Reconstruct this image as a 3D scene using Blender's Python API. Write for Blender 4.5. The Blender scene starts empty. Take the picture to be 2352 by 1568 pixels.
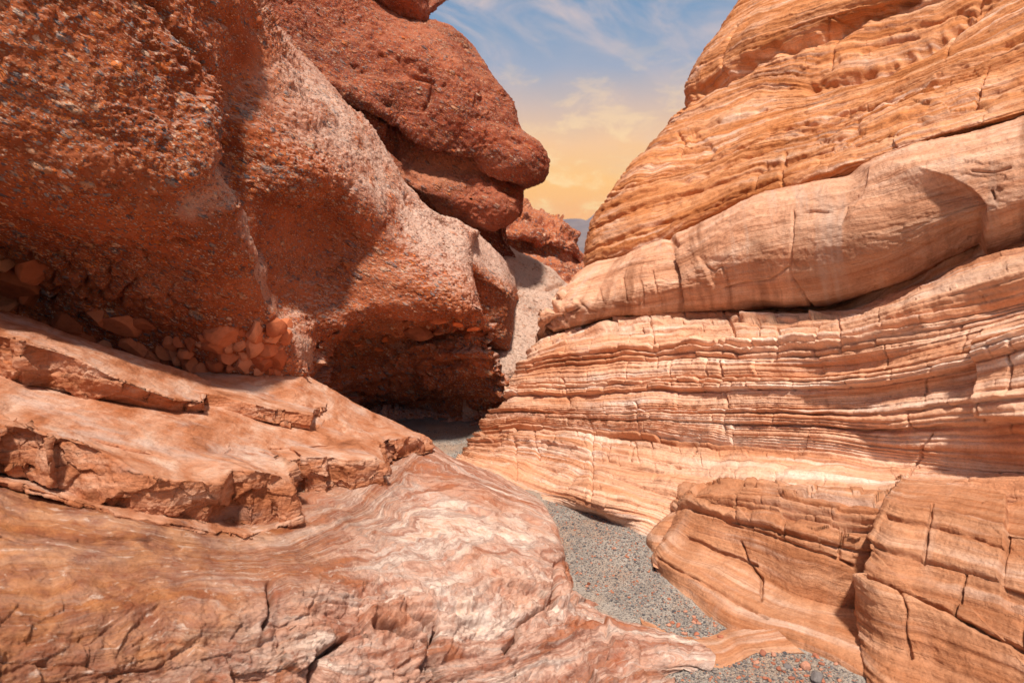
import bpy, bmesh, math, random
import numpy as np
from mathutils import Vector

R = math.radians
scene = bpy.context.scene
COL = scene.collection

# ------------------------------------------------------------------ camera, sky, sun, exposure
CAM_Z, PITCH, FPX = 2.6, R(6.7), 1568.0
cam_data = bpy.data.cameras.new("camera")
cam = bpy.data.objects.new("camera", cam_data)
COL.objects.link(cam)
cam.location = (0, 0, CAM_Z)
cam.rotation_euler = (R(90) - PITCH, 0, 0)
cam_data.sensor_width = 36.0
cam_data.lens = 24.0
cam_data.clip_start = 0.05
cam_data.clip_end = 20000
cam_data.dof.use_dof = True
cam_data.dof.focus_distance = 6.0
cam_data.dof.aperture_fstop = 2.2
scene.camera = cam

SUN_EL, SUN_AZ = R(61), R(179)          # azimuth measured from +Y towards +X
sd = Vector((math.sin(SUN_AZ) * math.cos(SUN_EL), math.cos(SUN_AZ) * math.cos(SUN_EL), math.sin(SUN_EL)))
sun_data = bpy.data.lights.new("sun", 'SUN')
sun_data.energy = 4.6
sun_data.angle = R(5.0)
sun_data.color = (1.0, 0.90, 0.77)
sun = bpy.data.objects.new("sun", sun_data)
COL.objects.link(sun)
sun.rotation_euler = sd.to_track_quat('Z', 'Y').to_euler()

scene.view_settings.view_transform = 'Standard'
scene.view_settings.look = 'None'
scene.view_settings.exposure = 0.36
scene.view_settings.gamma = 1.0


def lin(r, g, b):
    f = lambda c: c / 12.92 if c <= 0.04045 else ((c + 0.055) / 1.055) ** 2.4
    return (f(r / 255.0), f(g / 255.0), f(b / 255.0), 1.0)


class NT:
    """small helper round a node tree"""
    def __init__(self, tree):
        self.t = tree
        self.t.nodes.clear()

    def n(self, kind, **kw):
        nd = self.t.nodes.new(kind)
        for k, v in kw.items():
            if k.startswith('i_'):
                key = k[2:]
                key = int(key) if key.isdigit() else key.replace('_', ' ')
                nd.inputs[key].default_value = v
            else:
                setattr(nd, k, v)
        return nd

    def l(self, a, b):
        self.t.links.new(a, b)

    def math(self, op, a, b=None, c=None, clamp=False):
        nd = self.t.nodes.new('ShaderNodeMath')
        nd.operation = op
        nd.use_clamp = clamp
        for i, v in enumerate((a, b, c)):
            if v is None:
                continue
            if isinstance(v, (int, float)):
                nd.inputs[i].default_value = v
            else:
                self.l(v, nd.inputs[i])
        return nd.outputs[0]

    def mix(self, fac, a, b, mode='MIX'):
        nd = self.t.nodes.new('ShaderNodeMix')
        nd.data_type = 'RGBA'
        nd.blend_type = mode
        for key, v in ((0, fac), (6, a), (7, b)):
            if isinstance(v, (int, float)):
                nd.inputs[key].default_value = v
            elif isinstance(v, tuple):
                nd.inputs[key].default_value = v
            else:
                self.l(v, nd.inputs[key])
        return nd.outputs[2]

    def ramp(self, fac, stops, interp='LINEAR'):
        nd = self.t.nodes.new('ShaderNodeValToRGB')
        nd.color_ramp.interpolation = interp
        el = nd.color_ramp.elements
        while len(el) < len(stops):
            el.new(0.5)
        for e, (p, c) in zip(el, stops):
            e.position = p
            e.color = c if len(c) == 4 else (*c, 1)
        self.l(fac, nd.inputs[0])
        return nd.outputs[0]

    def rng(self, v, a, b, c=0.0, d=1.0, smooth=True):
        nd = self.t.nodes.new('ShaderNodeMapRange')
        nd.interpolation_type = 'SMOOTHSTEP' if smooth else 'LINEAR'
        for i, x in enumerate((a, b, c, d)):
            nd.inputs[i + 1].default_value = x
        self.l(v, nd.inputs[0])
        return nd.outputs[0]

    def mapping(self, vec, scale=(1, 1, 1), rot=(0, 0, 0), loc=(0, 0, 0)):
        nd = self.t.nodes.new('ShaderNodeMapping')
        nd.inputs['Scale'].default_value = scale
        nd.inputs['Rotation'].default_value = rot
        nd.inputs['Location'].default_value = loc
        self.l(vec, nd.inputs[0])
        return nd.outputs[0]

    def noise(self, vec, scale=1.0, detail=4.0, rough=0.55, dist=0.0, color=False):
        nd = self.t.nodes.new('ShaderNodeTexNoise')
        nd.inputs['Scale'].default_value = scale
        nd.inputs['Detail'].default_value = detail
        nd.inputs['Roughness'].default_value = rough
        nd.inputs['Distortion'].default_value = dist
        self.l(vec, nd.inputs['Vector'])
        return nd.outputs[1 if color else 0]

    def voro(self, vec, scale, feature='F1', rand=1.0):
        nd = self.t.nodes.new('ShaderNodeTexVoronoi')
        nd.feature = feature
        nd.inputs['Scale'].default_value = scale
        nd.inputs['Randomness'].default_value = rand
        self.l(vec, nd.inputs['Vector'])
        return nd


world = bpy.data.worlds.new("World")
scene.world = world
world.use_nodes = True
w = NT(world.node_tree)
sky = w.n('ShaderNodeTexSky', sky_type='NISHITA', sun_disc=False)
sky.sun_elevation = SUN_EL
sky.sun_rotation = SUN_AZ
tc = w.n('ShaderNodeTexCoord')
dvec = tc.outputs['Generated']
sep = w.n('ShaderNodeSeparateXYZ')
w.l(dvec, sep.inputs[0])
bent = w.math('ADD', sep.outputs[2], w.math('MULTIPLY_ADD', w.noise(dvec, 5.0, 3.0), 0.06, -0.03))
glow = w.ramp(bent, [
    (0.00, lin(250, 172, 62)), (0.07, lin(252, 184, 76)), (0.12, lin(254, 200, 120)),
    (0.17, lin(248, 202, 162)), (0.215, lin(214, 190, 184)), (0.26, lin(166, 176, 196)),
    (0.31, lin(132, 162, 194)), (0.37, lin(92, 146, 190)), (0.50, lin(84, 124, 164)), (0.75, lin(192, 180, 168)), (1.0, lin(214, 194, 174))])
# thin clouds drawn out from the upper left to the lower right, and a few small puffs lower down
cl_v = w.mapping(w.mapping(dvec, rot=(0, R(-18), 0)), scale=(4.5, 4.5, 10.0), loc=(0.4, 0, 0.3))
streak = w.noise(cl_v, 1.3, 8.0, 0.58, 0.8)
big = w.noise(dvec, 4.2, 2.0, 0.5)
streak_m = w.math('MULTIPLY', w.rng(streak, 0.36, 0.68), w.rng(big, 0.36, 0.60))
puff = w.noise(w.mapping(dvec, scale=(9, 9, 20), loc=(1.7, 0.2, 0.9)), 1.5, 8.0, 0.62, 0.3)
puff_m = w.rng(puff, 0.50, 0.66)
c1 = w.mix(w.math('MULTIPLY', streak_m, 0.85), glow, lin(228, 204, 196))
c2 = w.mix(w.math('MULTIPLY', puff_m, w.rng(sep.outputs[2], 0.33, 0.12, 0.0, 0.85)), c1, lin(255, 222, 182))
c10 = w.mix(1.0, c2, w.ramp(sep.outputs[2], [(0.02, (12.6, 10.4, 2.6)), (0.14, (9.6, 8.8, 6.0)), (0.26, (7.7, 7.7, 7.7)), (0.4, (7.6, 7.6, 7.6))]), 'MULTIPLY')
face = w.rng(sep.outputs[1], -0.9, 0.2, 0.6, 1.0)
skyc = w.mix(face, sky.outputs[0], c10)
bg = w.n('ShaderNodeBackground', i_Strength=0.1)
w.l(skyc, bg.inputs[0])
wo = w.n('ShaderNodeOutputWorld')
w.l(bg.outputs[0], wo.inputs[0])

# ------------------------------------------------------------------ helpers: points, noise, lofted rock
CP, SP = math.cos(PITCH), math.sin(PITCH)


def ray(x, y):
    a, b = (x - 1176.0) / FPX, (784.0 - y) / FPX
    return np.array([a, CP + b * SP, -SP + b * CP])


def P(x, y, d, z=None):
    """world point seen at (x, y) of the 2352 wide picture, d metres ahead ('g' = where that ray meets the ground)"""
    v = ray(x, y)
    if d == 'g':
        z = 0.0
    if z is not None:
        k = (z - CAM_Z) / v[2]
    else:
        k = d / v[1]
    return np.array([0, 0, CAM_Z]) + v * k


def project(p):
    q = p - np.array([0, 0, CAM_Z])
    f = q[..., 1] * CP - q[..., 2] * SP
    u = q[..., 1] * SP + q[..., 2] * CP
    f = np.maximum(f, 0.05)
    return 1176 + FPX * q[..., 0] / f, 784 - FPX * u / f


def _hash(ix, iy, iz, seed):
    h = (ix.astype(np.int64) * 374761393 + iy.astype(np.int64) * 668265263 + iz.astype(np.int64) * 2147483647 + seed * 974711) & 0xFFFFFFFF
    h = ((h ^ (h >> 13)) * 1274126177) & 0xFFFFFFFF
    h = ((h ^ (h >> 16)) * 2246822519) & 0xFFFFFFFF
    return h ^ (h >> 15)


def hash01(ix, iy=None, iz=None, seed=0):
    ix = np.asarray(ix)
    z = np.zeros_like(ix)
    return _hash(ix, z if iy is None else iy, z if iz is None else iz, seed) / 4294967295.0


_G = np.random.RandomState(5).normal(size=(256, 3))
_G /= np.linalg.norm(_G, axis=1)[:, None]
_G = _G.astype(np.float32)


def perlin(x, y, z, seed=0):
    x = np.asarray(x, np.float32); y = np.asarray(y, np.float32); z = np.asarray(z, np.float32)
    x, y, z = np.broadcast_arrays(x, y, z)
    xi, yi, zi = np.floor(x), np.floor(y), np.floor(z)
    fx, fy, fz = x - xi, y - yi, z - zi
    xi, yi, zi = xi.astype(np.int64), yi.astype(np.int64), zi.astype(np.int64)
    u, v, w_ = (t * t * t * (t * (t * 6 - 15) + 10) for t in (fx, fy, fz))
    out = 0
    for a in (0, 1):
        wa = u if a else 1 - u
        for b in (0, 1):
            wb = v if b else 1 - v
            for c in (0, 1):
                wc = w_ if c else 1 - w_
                g = _G[_hash(xi + a, yi + b, zi + c, seed) & 255]
                out = out + wa * wb * wc * (g[..., 0] * (fx - a) + g[..., 1] * (fy - b) + g[..., 2] * (fz - c))
    return out * 1.5


def fbm(p, freq=1.0, octv=4, gain=0.5, seed=0, aniso=(1, 1, 1)):
    out, amp, f = 0, 1.0, freq
    for o in range(octv):
        out = out + amp * perlin(p[..., 0] * f * aniso[0], p[..., 1] * f * aniso[1], p[..., 2] * f * aniso[2], seed + o * 17)
        amp *= gain
        f *= 2.03
    return out


def worley(x, y, z, seed=0):
    """F1, F2 and a random number of the nearest cell"""
    shp = np.broadcast(x, y, z).shape
    x, y, z = (np.broadcast_to(a, shp).astype(np.float32) for a in (x, y, z))
    xi, yi, zi = (np.floor(a).astype(np.int64) for a in (x, y, z))
    f1 = np.full(shp, 9.0, np.float32); f2 = f1.copy(); idn = np.zeros(shp, np.float32)
    flat = not np.any(z)
    for a in (-1, 0, 1):
        for b in (-1, 0, 1):
            for c in ((0,) if flat else (-1, 0, 1)):
                h = _hash(xi + a, yi + b, zi + c, seed)
                px = xi + a + (h & 1023) / 1023.0
                py = yi + b + ((h >> 10) & 1023) / 1023.0
                pz = zi + c + ((h >> 20) & 1023) / 1023.0 if not flat else z
                d = np.sqrt((px - x) ** 2 + (py - y) ** 2 + (pz - z) ** 2).astype(np.float32)
                m = d < f1
                f2 = np.where(m, f1, np.minimum(f2, d))
                idn = np.where(m, ((h * 2654435761) & 0xFFFFFF) / 16777215.0, idn)
                f1 = np.where(m, d, f1)
    return f1, f2, idn


def facets(p, fr, seed, tilt=0.9):
    """flat broken faces: each cell of space gets its own height and its own tilt, joined edge to edge"""
    q = p * np.asarray(fr)
    xi, yi, zi = (np.floor(q[..., k]).astype(np.int64) for k in range(3))
    best = np.full(q.shape[:2], 9.0); out = np.zeros(q.shape[:2])
    for a in (-1, 0, 1):
        for b in (-1, 0, 1):
            for c in (-1, 0, 1):
                h = _hash(xi + a, yi + b, zi + c, seed)
                dx = q[..., 0] - (xi + a + (h & 1023) / 1023.0)
                dy = q[..., 1] - (yi + b + ((h >> 10) & 1023) / 1023.0)
                dz = q[..., 2] - (zi + c + ((h >> 20) & 1023) / 1023.0)
                d = dx * dx + dy * dy + dz * dz
                g = _G[(h * 7919 >> 5) & 255]
                val = ((h * 2654435761) & 0xFFFFFF) / 16777215.0 - 0.5 + tilt * (g[..., 0] * dx + g[..., 1] * dy + g[..., 2] * dz)
                m = d < best
                out = np.where(m, val, out)
                best = np.where(m, d, best)
    return out


def sstep(x, a, b):
    t = np.clip((x - a) / (b - a), 0, 1)
    return t * t * (3 - 2 * t)


def pchip(x, Y, xq):
    """monotone cubic through Y (N, ...) at x, read at xq"""
    h = np.diff(x)
    sh = (slice(None),) + (None,) * (Y.ndim - 1)
    dlt = np.diff(Y, axis=0) / h[sh]
    m = np.zeros_like(Y)
    if len(x) > 2:
        w1 = (2 * h[1:] + h[:-1])[sh]; w2 = (h[1:] + 2 * h[:-1])[sh]
        same = dlt[:-1] * dlt[1:] > 0
        with np.errstate(divide='ignore', invalid='ignore'):
            hm = (w1 + w2) / (w1 / dlt[:-1] + w2 / dlt[1:])
        cr = (dlt[:-1] * h[1:][sh] + dlt[1:] * h[:-1][sh]) / (h[1:] + h[:-1])[sh]
        mn = np.minimum(np.abs(dlt[:-1]), np.abs(dlt[1:]))
        m[1:-1] = np.where(same, np.sign(cr) * np.minimum(np.abs(0.5 * hm + 0.5 * cr), 2.2 * mn), np.clip(0.35 * cr, -0.6 * mn, 0.6 * mn))
    m[0], m[-1] = dlt[0], dlt[-1]
    i = np.clip(np.searchsorted(x, xq, side='right') - 1, 0, len(x) - 2)
    t = ((xq - x[i]) / h[i])[sh]
    hh = h[i][sh]
    t2, t3 = t * t, t * t * t
    return (2 * t3 - 3 * t2 + 1) * Y[i] + (t3 - 2 * t2 + t) * hh * m[i] + (-2 * t3 + 3 * t2) * Y[i + 1] + (t3 - t2) * hh * m[i + 1]


def linear(x, Y, xq):
    i = np.clip(np.searchsorted(x, xq, side='right') - 1, 0, len(x) - 2)
    t = ((xq - x[i]) / (x[i + 1] - x[i]))[(slice(None),) + (None,) * (Y.ndim - 1)]
    return Y[i] * (1 - t) + Y[i + 1] * t


class Surf:
    """a dense grid of points spun through rows of control points; rows follow the bedding of the rock"""
    def __init__(self, rows, step=2.2, crow=pchip, ccol=pchip, cap=260.0):
        ctl = np.array([[P(*c) for c in r] for r in rows])
        px, py = project(ctl)
        off = (px < -40) | (px > 2392) | (py < -40) | (py > 1608)

        def param(ax):
            dx, dy = np.diff(px, axis=ax), np.diff(py, axis=ax)
            o = np.take(off, range(0, off.shape[ax] - 1), ax) & np.take(off, range(1, off.shape[ax]), ax)
            ln = np.clip(np.hypot(dx, dy), 3, cap) * np.where(o, 0.2, 1.0)
            seg = np.percentile(ln, 80, axis=1 - ax)
            return np.concatenate([[0], np.cumsum(np.maximum(seg, 3))])
        tr, tcn = param(0), param(1)
        nr, ncn = max(4, int(tr[-1] / step)), max(4, int(tcn[-1] / step))
        g = crow(tr, ctl, np.linspace(0, tr[-1], nr))
        g = ccol(tcn, np.swapaxes(g, 0, 1), np.linspace(0, tcn[-1], ncn))
        self.p = np.swapaxes(g, 0, 1).copy()
        self.nr, self.nc = nr, ncn
        self.px, self.py = project(self.p)
        ds = np.linalg.norm(np.diff(self.p, axis=1), axis=2).mean(axis=0)
        dt = np.linalg.norm(np.diff(self.p, axis=0), axis=2)
        dt = np.median(dt, axis=1)
        self.s = np.broadcast_to(np.concatenate([[0], np.cumsum(ds)])[None, :], (nr, ncn)).copy()
        self.t = np.broadcast_to(np.concatenate([[0], np.cumsum(dt)])[:, None], (nr, ncn)).copy()
        self.flip = False
        n = self.normals()
        vis = (self.px > 0) & (self.px < 2352) & (self.py > 0) & (self.py < 1568)
        view = np.array([0, 0, CAM_Z]) - self.p
        if (n * view).sum(axis=2)[vis].sum() < 0:
            self.flip = True
        self.bed_t = self.t.copy()
        self.rnd = np.full((nr, ncn), 0.5)

    def normals(self):
        a = np.gradient(self.p, axis=1); b = np.gradient(self.p, axis=0)
        n = np.cross(a, b)
        n /= np.maximum(np.linalg.norm(n, axis=2, keepdims=True), 1e-9)
        return -n if self.flip else n

    def push(self, h, n=None):
        if n is None:
            n = self.normals()
        self.p = self.p + n * np.asarray(h)[..., None]

    def build(self, name, mat, parent=None):
        nr, nc = self.nr, self.nc
        v = self.p.reshape(-1, 3).astype(np.float32)
        idx = np.arange(nr * nc).reshape(nr, nc)
        a, b, c, d = idx[:-1, :-1], idx[:-1, 1:], idx[1:, 1:], idx[1:, :-1]
        q = np.stack([a, b, c, d] if not self.flip else [a, d, c, b], axis=-1).reshape(-1, 4)
        return mesh_object(name, v, q, mat, parent, {
            'bed': np.stack([self.s, self.bed_t, self.rnd], axis=-1).reshape(-1, 3)})


def mesh_object(name, v, q, mat, parent=None, vecs=None, smooth=True):
    me = bpy.data.meshes.new(name)
    nf, k = q.shape
    me.vertices.add(len(v)); me.vertices.foreach_set('co', np.ascontiguousarray(v, np.float32).ravel())
    me.loops.add(nf * k); me.loops.foreach_set('vertex_index', np.ascontiguousarray(q, np.int32).ravel())
    me.polygons.add(nf)
    me.polygons.foreach_set('loop_start', np.arange(0, nf * k, k, dtype=np.int32))
    me.polygons.foreach_set('use_smooth', np.full(nf, smooth, dtype=bool))
    me.update(calc_edges=True)
    for an, arr in (vecs or {}).items():
        at = me.attributes.new(an, 'FLOAT_VECTOR', 'POINT')
        at.data.foreach_set('vector', np.ascontiguousarray(arr, np.float32).ravel())
    me.materials.append(mat)
    o = bpy.data.objects.new(name, me)
    COL.objects.link(o)
    if parent is not None:
        o.parent = parent
        o.matrix_parent_inverse = parent.matrix_basis.inverted()
    return o


def thing(name, label, cat, loc, group=None):
    o = bpy.data.objects.new(name, None)
    COL.objects.link(o)
    o.empty_display_size = 0.3
    o.location = [float(c) for c in loc]
    o['label'] = label
    o['category'] = cat
    if group:
        o['group'] = group
    return o


def on(sf, x, y, sink=0.0):
    """the nearest point of a built surface in the direction of (x, y), sunk a little into it"""
    px, py = project(sf.p)
    d = np.hypot(px - x, py - y)
    k = np.argmin(d + 400.0 * (sf.p[..., 1] - sf.p[..., 1].min()) / 50.0 + np.where(d > 8, 1e4 + d, 0))
    p = sf.p.reshape(-1, 3)[k]
    v = ray(x, y)
    return p + v / np.linalg.norm(v) * sink


def wider(r, m=1.8):
    """carry a row that starts left of the picture m metres farther left"""
    return ([(r[0][0] - m * FPX / r[0][2], r[0][1], r[0][2])] + list(r)) if r[0][0] == -500 else list(r)


def crack(sf, lines, width, depth, jit=5.0, seed=0):
    """grooves along broken lines; width in pixels of the control picture, depth in metres"""
    h = np.zeros_like(sf.px)
    jx = sf.px + jit * fbm(np.stack([sf.px, sf.py, sf.px * 0], -1), 1 / 60.0, 2, gain=0.4, seed=seed)
    jy = sf.py + jit * fbm(np.stack([sf.px, sf.py, sf.px * 0 + 9], -1), 1 / 60.0, 2, gain=0.4, seed=seed + 3)
    fade = 0.55 + 0.7 * fbm(np.stack([sf.px, sf.py, sf.px * 0 + 4], -1), 1 / 40.0, 2, seed=seed + 5)
    depth = depth * np.clip(fade + 0.3, 0.15, 1.2)
    for ln in lines:
        best = np.full_like(h, 1e9)
        for (x0, y0), (x1, y1) in zip(ln[:-1], ln[1:]):
            dx, dy = x1 - x0, y1 - y0
            t = np.clip(((jx - x0) * dx + (jy - y0) * dy) / (dx * dx + dy * dy), 0, 1)
            best = np.minimum(best, np.hypot(jx - x0 - t * dx, jy - y0 - t * dy))
        h = np.minimum(h, -depth * np.exp(-(best / width) ** 2))
    return h


def layers(sf, t, s, tmin, tmax, seed, block=(0.25, 0.9), out=0.03, groove=0.03, jointed=0.6, gw=0.008, jw=0.01):
    """beds of uneven thickness, each broken by its own upright joints into blocks that stand out by different amounts"""
    rs = np.random.RandomState(seed)
    tb = [0.0]
    lim = float(t.max() - t.min()) + 0.3
    while tb[-1] < lim:
        tb.append(tb[-1] + tmin + (tmax - tmin) * rs.rand() ** 2.2)
    tb = np.array(tb)
    tt = t - t.min()
    i = np.clip(np.searchsorted(tb, tt, side='right') - 1, 0, len(tb) - 2)
    th = np.diff(tb)[i]
    f = (tt - tb[i]) / th
    sp = (block[0] + (block[1] - block[0]) * rs.rand(len(tb)))[i]
    sj = s / sp + (rs.rand(len(tb)) * 50)[i]
    jn = np.floor(sj)
    off0 = hash01(jn.astype(np.int64), i, seed=seed) * 0.6 - 0.3
    off1 = hash01(jn.astype(np.int64) + 1, i, seed=seed) * 0.6 - 0.3
    fs = sj - jn
    blk = np.where(fs < off0, jn - 1, np.where(fs > 1 + off1, jn + 1, jn)).astype(np.int64)
    dj = np.minimum(np.abs(fs - off0), np.abs(fs - 1 - off1)) * sp
    r = hash01(blk, i, seed=seed + 5)
    de = np.minimum(f, 1 - f) * th
    has = hash01(blk, i, seed=seed + 9) < jointed
    prof = 1 - (np.abs(2 * f - 1)) ** 4
    lay = (rs.rand(len(tb)))[i]
    h = out * (0.55 * lay + 0.45 * r) * (0.35 + 0.65 * prof)
    h = h - groove * np.exp(-(de / gw) ** 2) * (0.3 + 0.9 * lay)
    h = h - np.where(has, groove * 0.8 * np.exp(-(dj / jw) ** 2), 0)
    return h, 0.28 + 0.5 * (lay * 0.6 + r * 0.4)

# ------------------------------------------------------------------ materials


def new_mat(name):
    m = bpy.data.materials.new(name)
    m.use_nodes = True
    t = NT(m.node_tree)
    out = t.n('ShaderNodeOutputMaterial')
    b = t.n('ShaderNodeBsdfPrincipled', i_Roughness=0.85)
    b.inputs['Specular IOR Level'].default_value = 0.25
    t.l(b.outputs[0], out.inputs[0])
    return m, t, b


def bump(t, b, h, dist, strength=1.0):
    nd = t.n('ShaderNodeBump')
    nd.inputs['Strength'].default_value = strength
    nd.inputs['Distance'].default_value = dist
    t.l(h, nd.inputs['Height'])
    t.l(nd.outputs[0], b.inputs['Normal'])


def bed_vec(t, warp=0.03, wscale=1.5):
    """bedding coordinates (metres along, metres across) bent a little by noise in space"""
    at = t.n('ShaderNodeAttribute', attribute_name='bed')
    tc = t.n('ShaderNodeTexCoord')
    ob = tc.outputs['Object']
    sp = t.n('ShaderNodeSeparateXYZ')
    t.l(at.outputs['Vector'], sp.inputs[0])
    nz = t.noise(ob, wscale, 5.0, 0.55)
    tt = t.math('ADD', sp.outputs[1], t.math('MULTIPLY_ADD', nz, 2 * warp, -warp))
    cb = t.n('ShaderNodeCombineXYZ')
    t.l(sp.outputs[0], cb.inputs[0])
    t.l(tt, cb.inputs[1])
    return cb.outputs[0], ob, sp.outputs[2]


def banded_rock(name, cols, pale, line, fine=1.0, stain=0.0, warp=0.03, line_amt=0.55, pale_amt=0.6):
    m, t, b = new_mat(name)
    bv, ob, rnd = bed_vec(t, warp)
    n1 = t.noise(t.mapping(bv, (0.35, 5.0, 1)), 1.0, 7.0, 0.62)
    base = t.ramp(n1, [(0.28, cols[0]), (0.42, cols[1]), (0.55, cols[2]), (0.70, cols[3])])
    n2 = t.noise(t.mapping(bv, (0.8, 38.0 * fine, 1), loc=(3, 1, 0)), 1.0, 5.0, 0.65)
    c = t.mix(t.math('MULTIPLY', t.rng(n2, 0.50, 0.74), line_amt), base, line)
    n3 = t.noise(t.mapping(bv, (0.5, 11.0, 1), loc=(9, 4, 0)), 1.0, 6.0, 0.65)
    patch = t.noise(ob, 0.9, 4.0, 0.6)
    pm = t.math('MULTIPLY', t.rng(n3, 0.46, 0.68), t.rng(patch, 0.38, 0.62))
    c = t.mix(t.math('MULTIPLY', pm, pale_amt), c, pale)
    mot = t.noise(ob, 7.0, 6.0, 0.7)
    c = t.mix(0.5, c, t.ramp(mot, [(0.25, (0.42, 0.36, 0.32)), (0.5, (1, 1, 1)), (0.8, (1.25, 1.2, 1.12))]), 'MULTIPLY')
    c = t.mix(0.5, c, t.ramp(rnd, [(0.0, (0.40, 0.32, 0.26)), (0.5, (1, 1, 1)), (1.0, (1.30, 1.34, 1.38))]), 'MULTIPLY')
    sp_ = t.noise(ob, 55.0, 3.0, 0.7)
    c = t.mix(0.35, c, t.ramp(sp_, [(0.3, (0.5, 0.45, 0.42)), (0.5, (1, 1, 1)), (0.7, (1.2, 1.2, 1.2))]), 'MULTIPLY')
    if stain:
        st = t.noise(t.mapping(bv, (5.0, 0.35, 1), loc=(2, 7, 0)), 1.0, 4.0, 0.55)
        big = t.noise(ob, 0.8, 2.0, 0.5)
        sm = t.math('MULTIPLY', t.rng(st, 0.48, 0.66), t.rng(big, 0.36, 0.6))
        c = t.mix(t.math('MULTIPLY', sm, stain), c, cols[0])
        gy = t.math('MULTIPLY', t.rng(st, 0.46, 0.30), t.rng(big, 0.62, 0.42))
        c = t.mix(t.math('MULTIPLY', gy, stain * 0.8), c, lin(196, 172, 158))
    t.l(c, b.inputs['Base Color'])
    h = t.math('ADD', t.math('MULTIPLY', n2, 0.55), t.math('MULTIPLY', t.noise(ob, 28.0, 6.0, 0.7), 0.5))
    h = t.math('ADD', h, t.math('MULTIPLY', t.noise(ob, 140.0, 3.0, 0.7), 0.16))
    bump(t, b, h, 0.030, 1.0)
    return m


def conglomerate(name, matrix, dust, pebs, psize=1.0, dust_amt=0.7, peb_amt=0.8):
    m, t, b = new_mat(name)
    bv, ob, rnd = bed_vec(t, 0.05)
    tone = t.noise(ob, 0.8, 5.0, 0.6)
    c = t.ramp(tone, [(0.3, matrix[0]), (0.5, matrix[1]), (0.68, matrix[2])])
    strata = t.noise(t.mapping(bv, (0.4, 5.5, 1)), 1.0, 5.0, 0.6)
    c = t.mix(0.55, c, t.ramp(strata, [(0.3, (0.5, 0.42, 0.4)), (0.5, (1, 1, 1)), (0.7, (1.3, 1.2, 1.15))]), 'MULTIPLY')
    worn = t.rng(rnd, 0.5, 1.0, smooth=False)  # water-worn rock; on the red cliff, painted bounce light
    sandy = t.rng(rnd, 0.5, 0.0, smooth=False)
    c = t.mix(t.math('MULTIPLY', sandy, 0.6), c, matrix[3] if len(matrix) > 3 else matrix[2])
    c = t.mix(t.math('MULTIPLY', worn, 0.8), c, dust)
    # dust lies on what faces up
    geo = t.n('ShaderNodeNewGeometry')
    gs = t.n('ShaderNodeSeparateXYZ')
    t.l(geo.outputs['Normal'], gs.inputs[0])
    dn = t.noise(ob, 2.2, 6.0, 0.65)
    dm = t.rng(t.math('ADD', gs.outputs[2], t.math('MULTIPLY_ADD', dn, 0.9, -0.45)), 0.30, 0.85)
    c = t.mix(t.math('MULTIPLY', dm, dust_amt), c, dust)
    wob = t.n('ShaderNodeVectorMath', operation='MULTIPLY_ADD')
    t.l(t.noise(ob, 9.0, 2.0, 0.5, color=True), wob.inputs[0])
    wob.inputs[1].default_value = (0.05, 0.05, 0.05)
    t.l(ob, wob.inputs[2])
    dip = t.mapping(t.mapping(wob.outputs[0], rot=(0, R(-32), 0)), (0.62, 0.85, 1.5))
    hs = None
    dens = t.math('MULTIPLY_ADD', t.math('SUBTRACT', t.noise(t.mapping(bv, (0.6, 2.6, 1), loc=(5, 5, 0)), 1.0, 4.0, 0.6), 0.5), 1.8, 0.45)
    for k, (sc, lo, hi) in enumerate(((7.5, 0.34, 0.27), (17.0, 0.42, 0.32), (40.0, 0.48, 0.34), (85.0, 0.5, 0.34))):
        v = t.voro(t.mapping(dip, loc=(k * 3.7, k * 1.3, 0)), sc / psize)
        cs = t.n('ShaderNodeSeparateColor')
        t.l(v.outputs['Color'], cs.inputs[0])
        keep = t.rng(t.math('SUBTRACT', t.math('ADD', cs.outputs[0], dens), (1.20, 1.02, 0.9, 0.85)[k]), -0.02, 0.05)
        mk = t.math('MULTIPLY', t.math('MULTIPLY', t.rng(v.outputs['Distance'], lo, hi), keep), t.math('MULTIPLY_ADD', t.math('ADD', worn, sandy), (-0.35, -0.6, -0.5, -0.3)[k], 1.0))
        pc = t.ramp(cs.outputs[1], [(i / (len(pebs) - 0.99), q) for i, q in enumerate(pebs)], 'CONSTANT')
        pc = t.mix(0.4, pc, t.ramp(cs.outputs[2], [(0, (0.5, 0.5, 0.5)), (1, (1.3, 1.3, 1.3))]), 'MULTIPLY')
        c = t.mix(t.math('MULTIPLY', mk, peb_amt), c, pc)
        hk = t.math('MULTIPLY', t.math('MULTIPLY', t.rng(v.outputs['Distance'], lo + 0.06, lo - 0.22), keep), 14.0 / sc)
        hs = hk if hs is None else t.math('ADD', hs, hk)
    t.l(c, b.inputs['Base Color'])
    h = t.math('ADD', t.math('MULTIPLY', hs, 1.0), t.math('MULTIPLY', t.noise(dip, 24.0, 8.0, 0.75), 1.3))
    bump(t, b, h, 0.035, 1.0)
    b.inputs['Roughness'].default_value = 0.92
    return m


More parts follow.
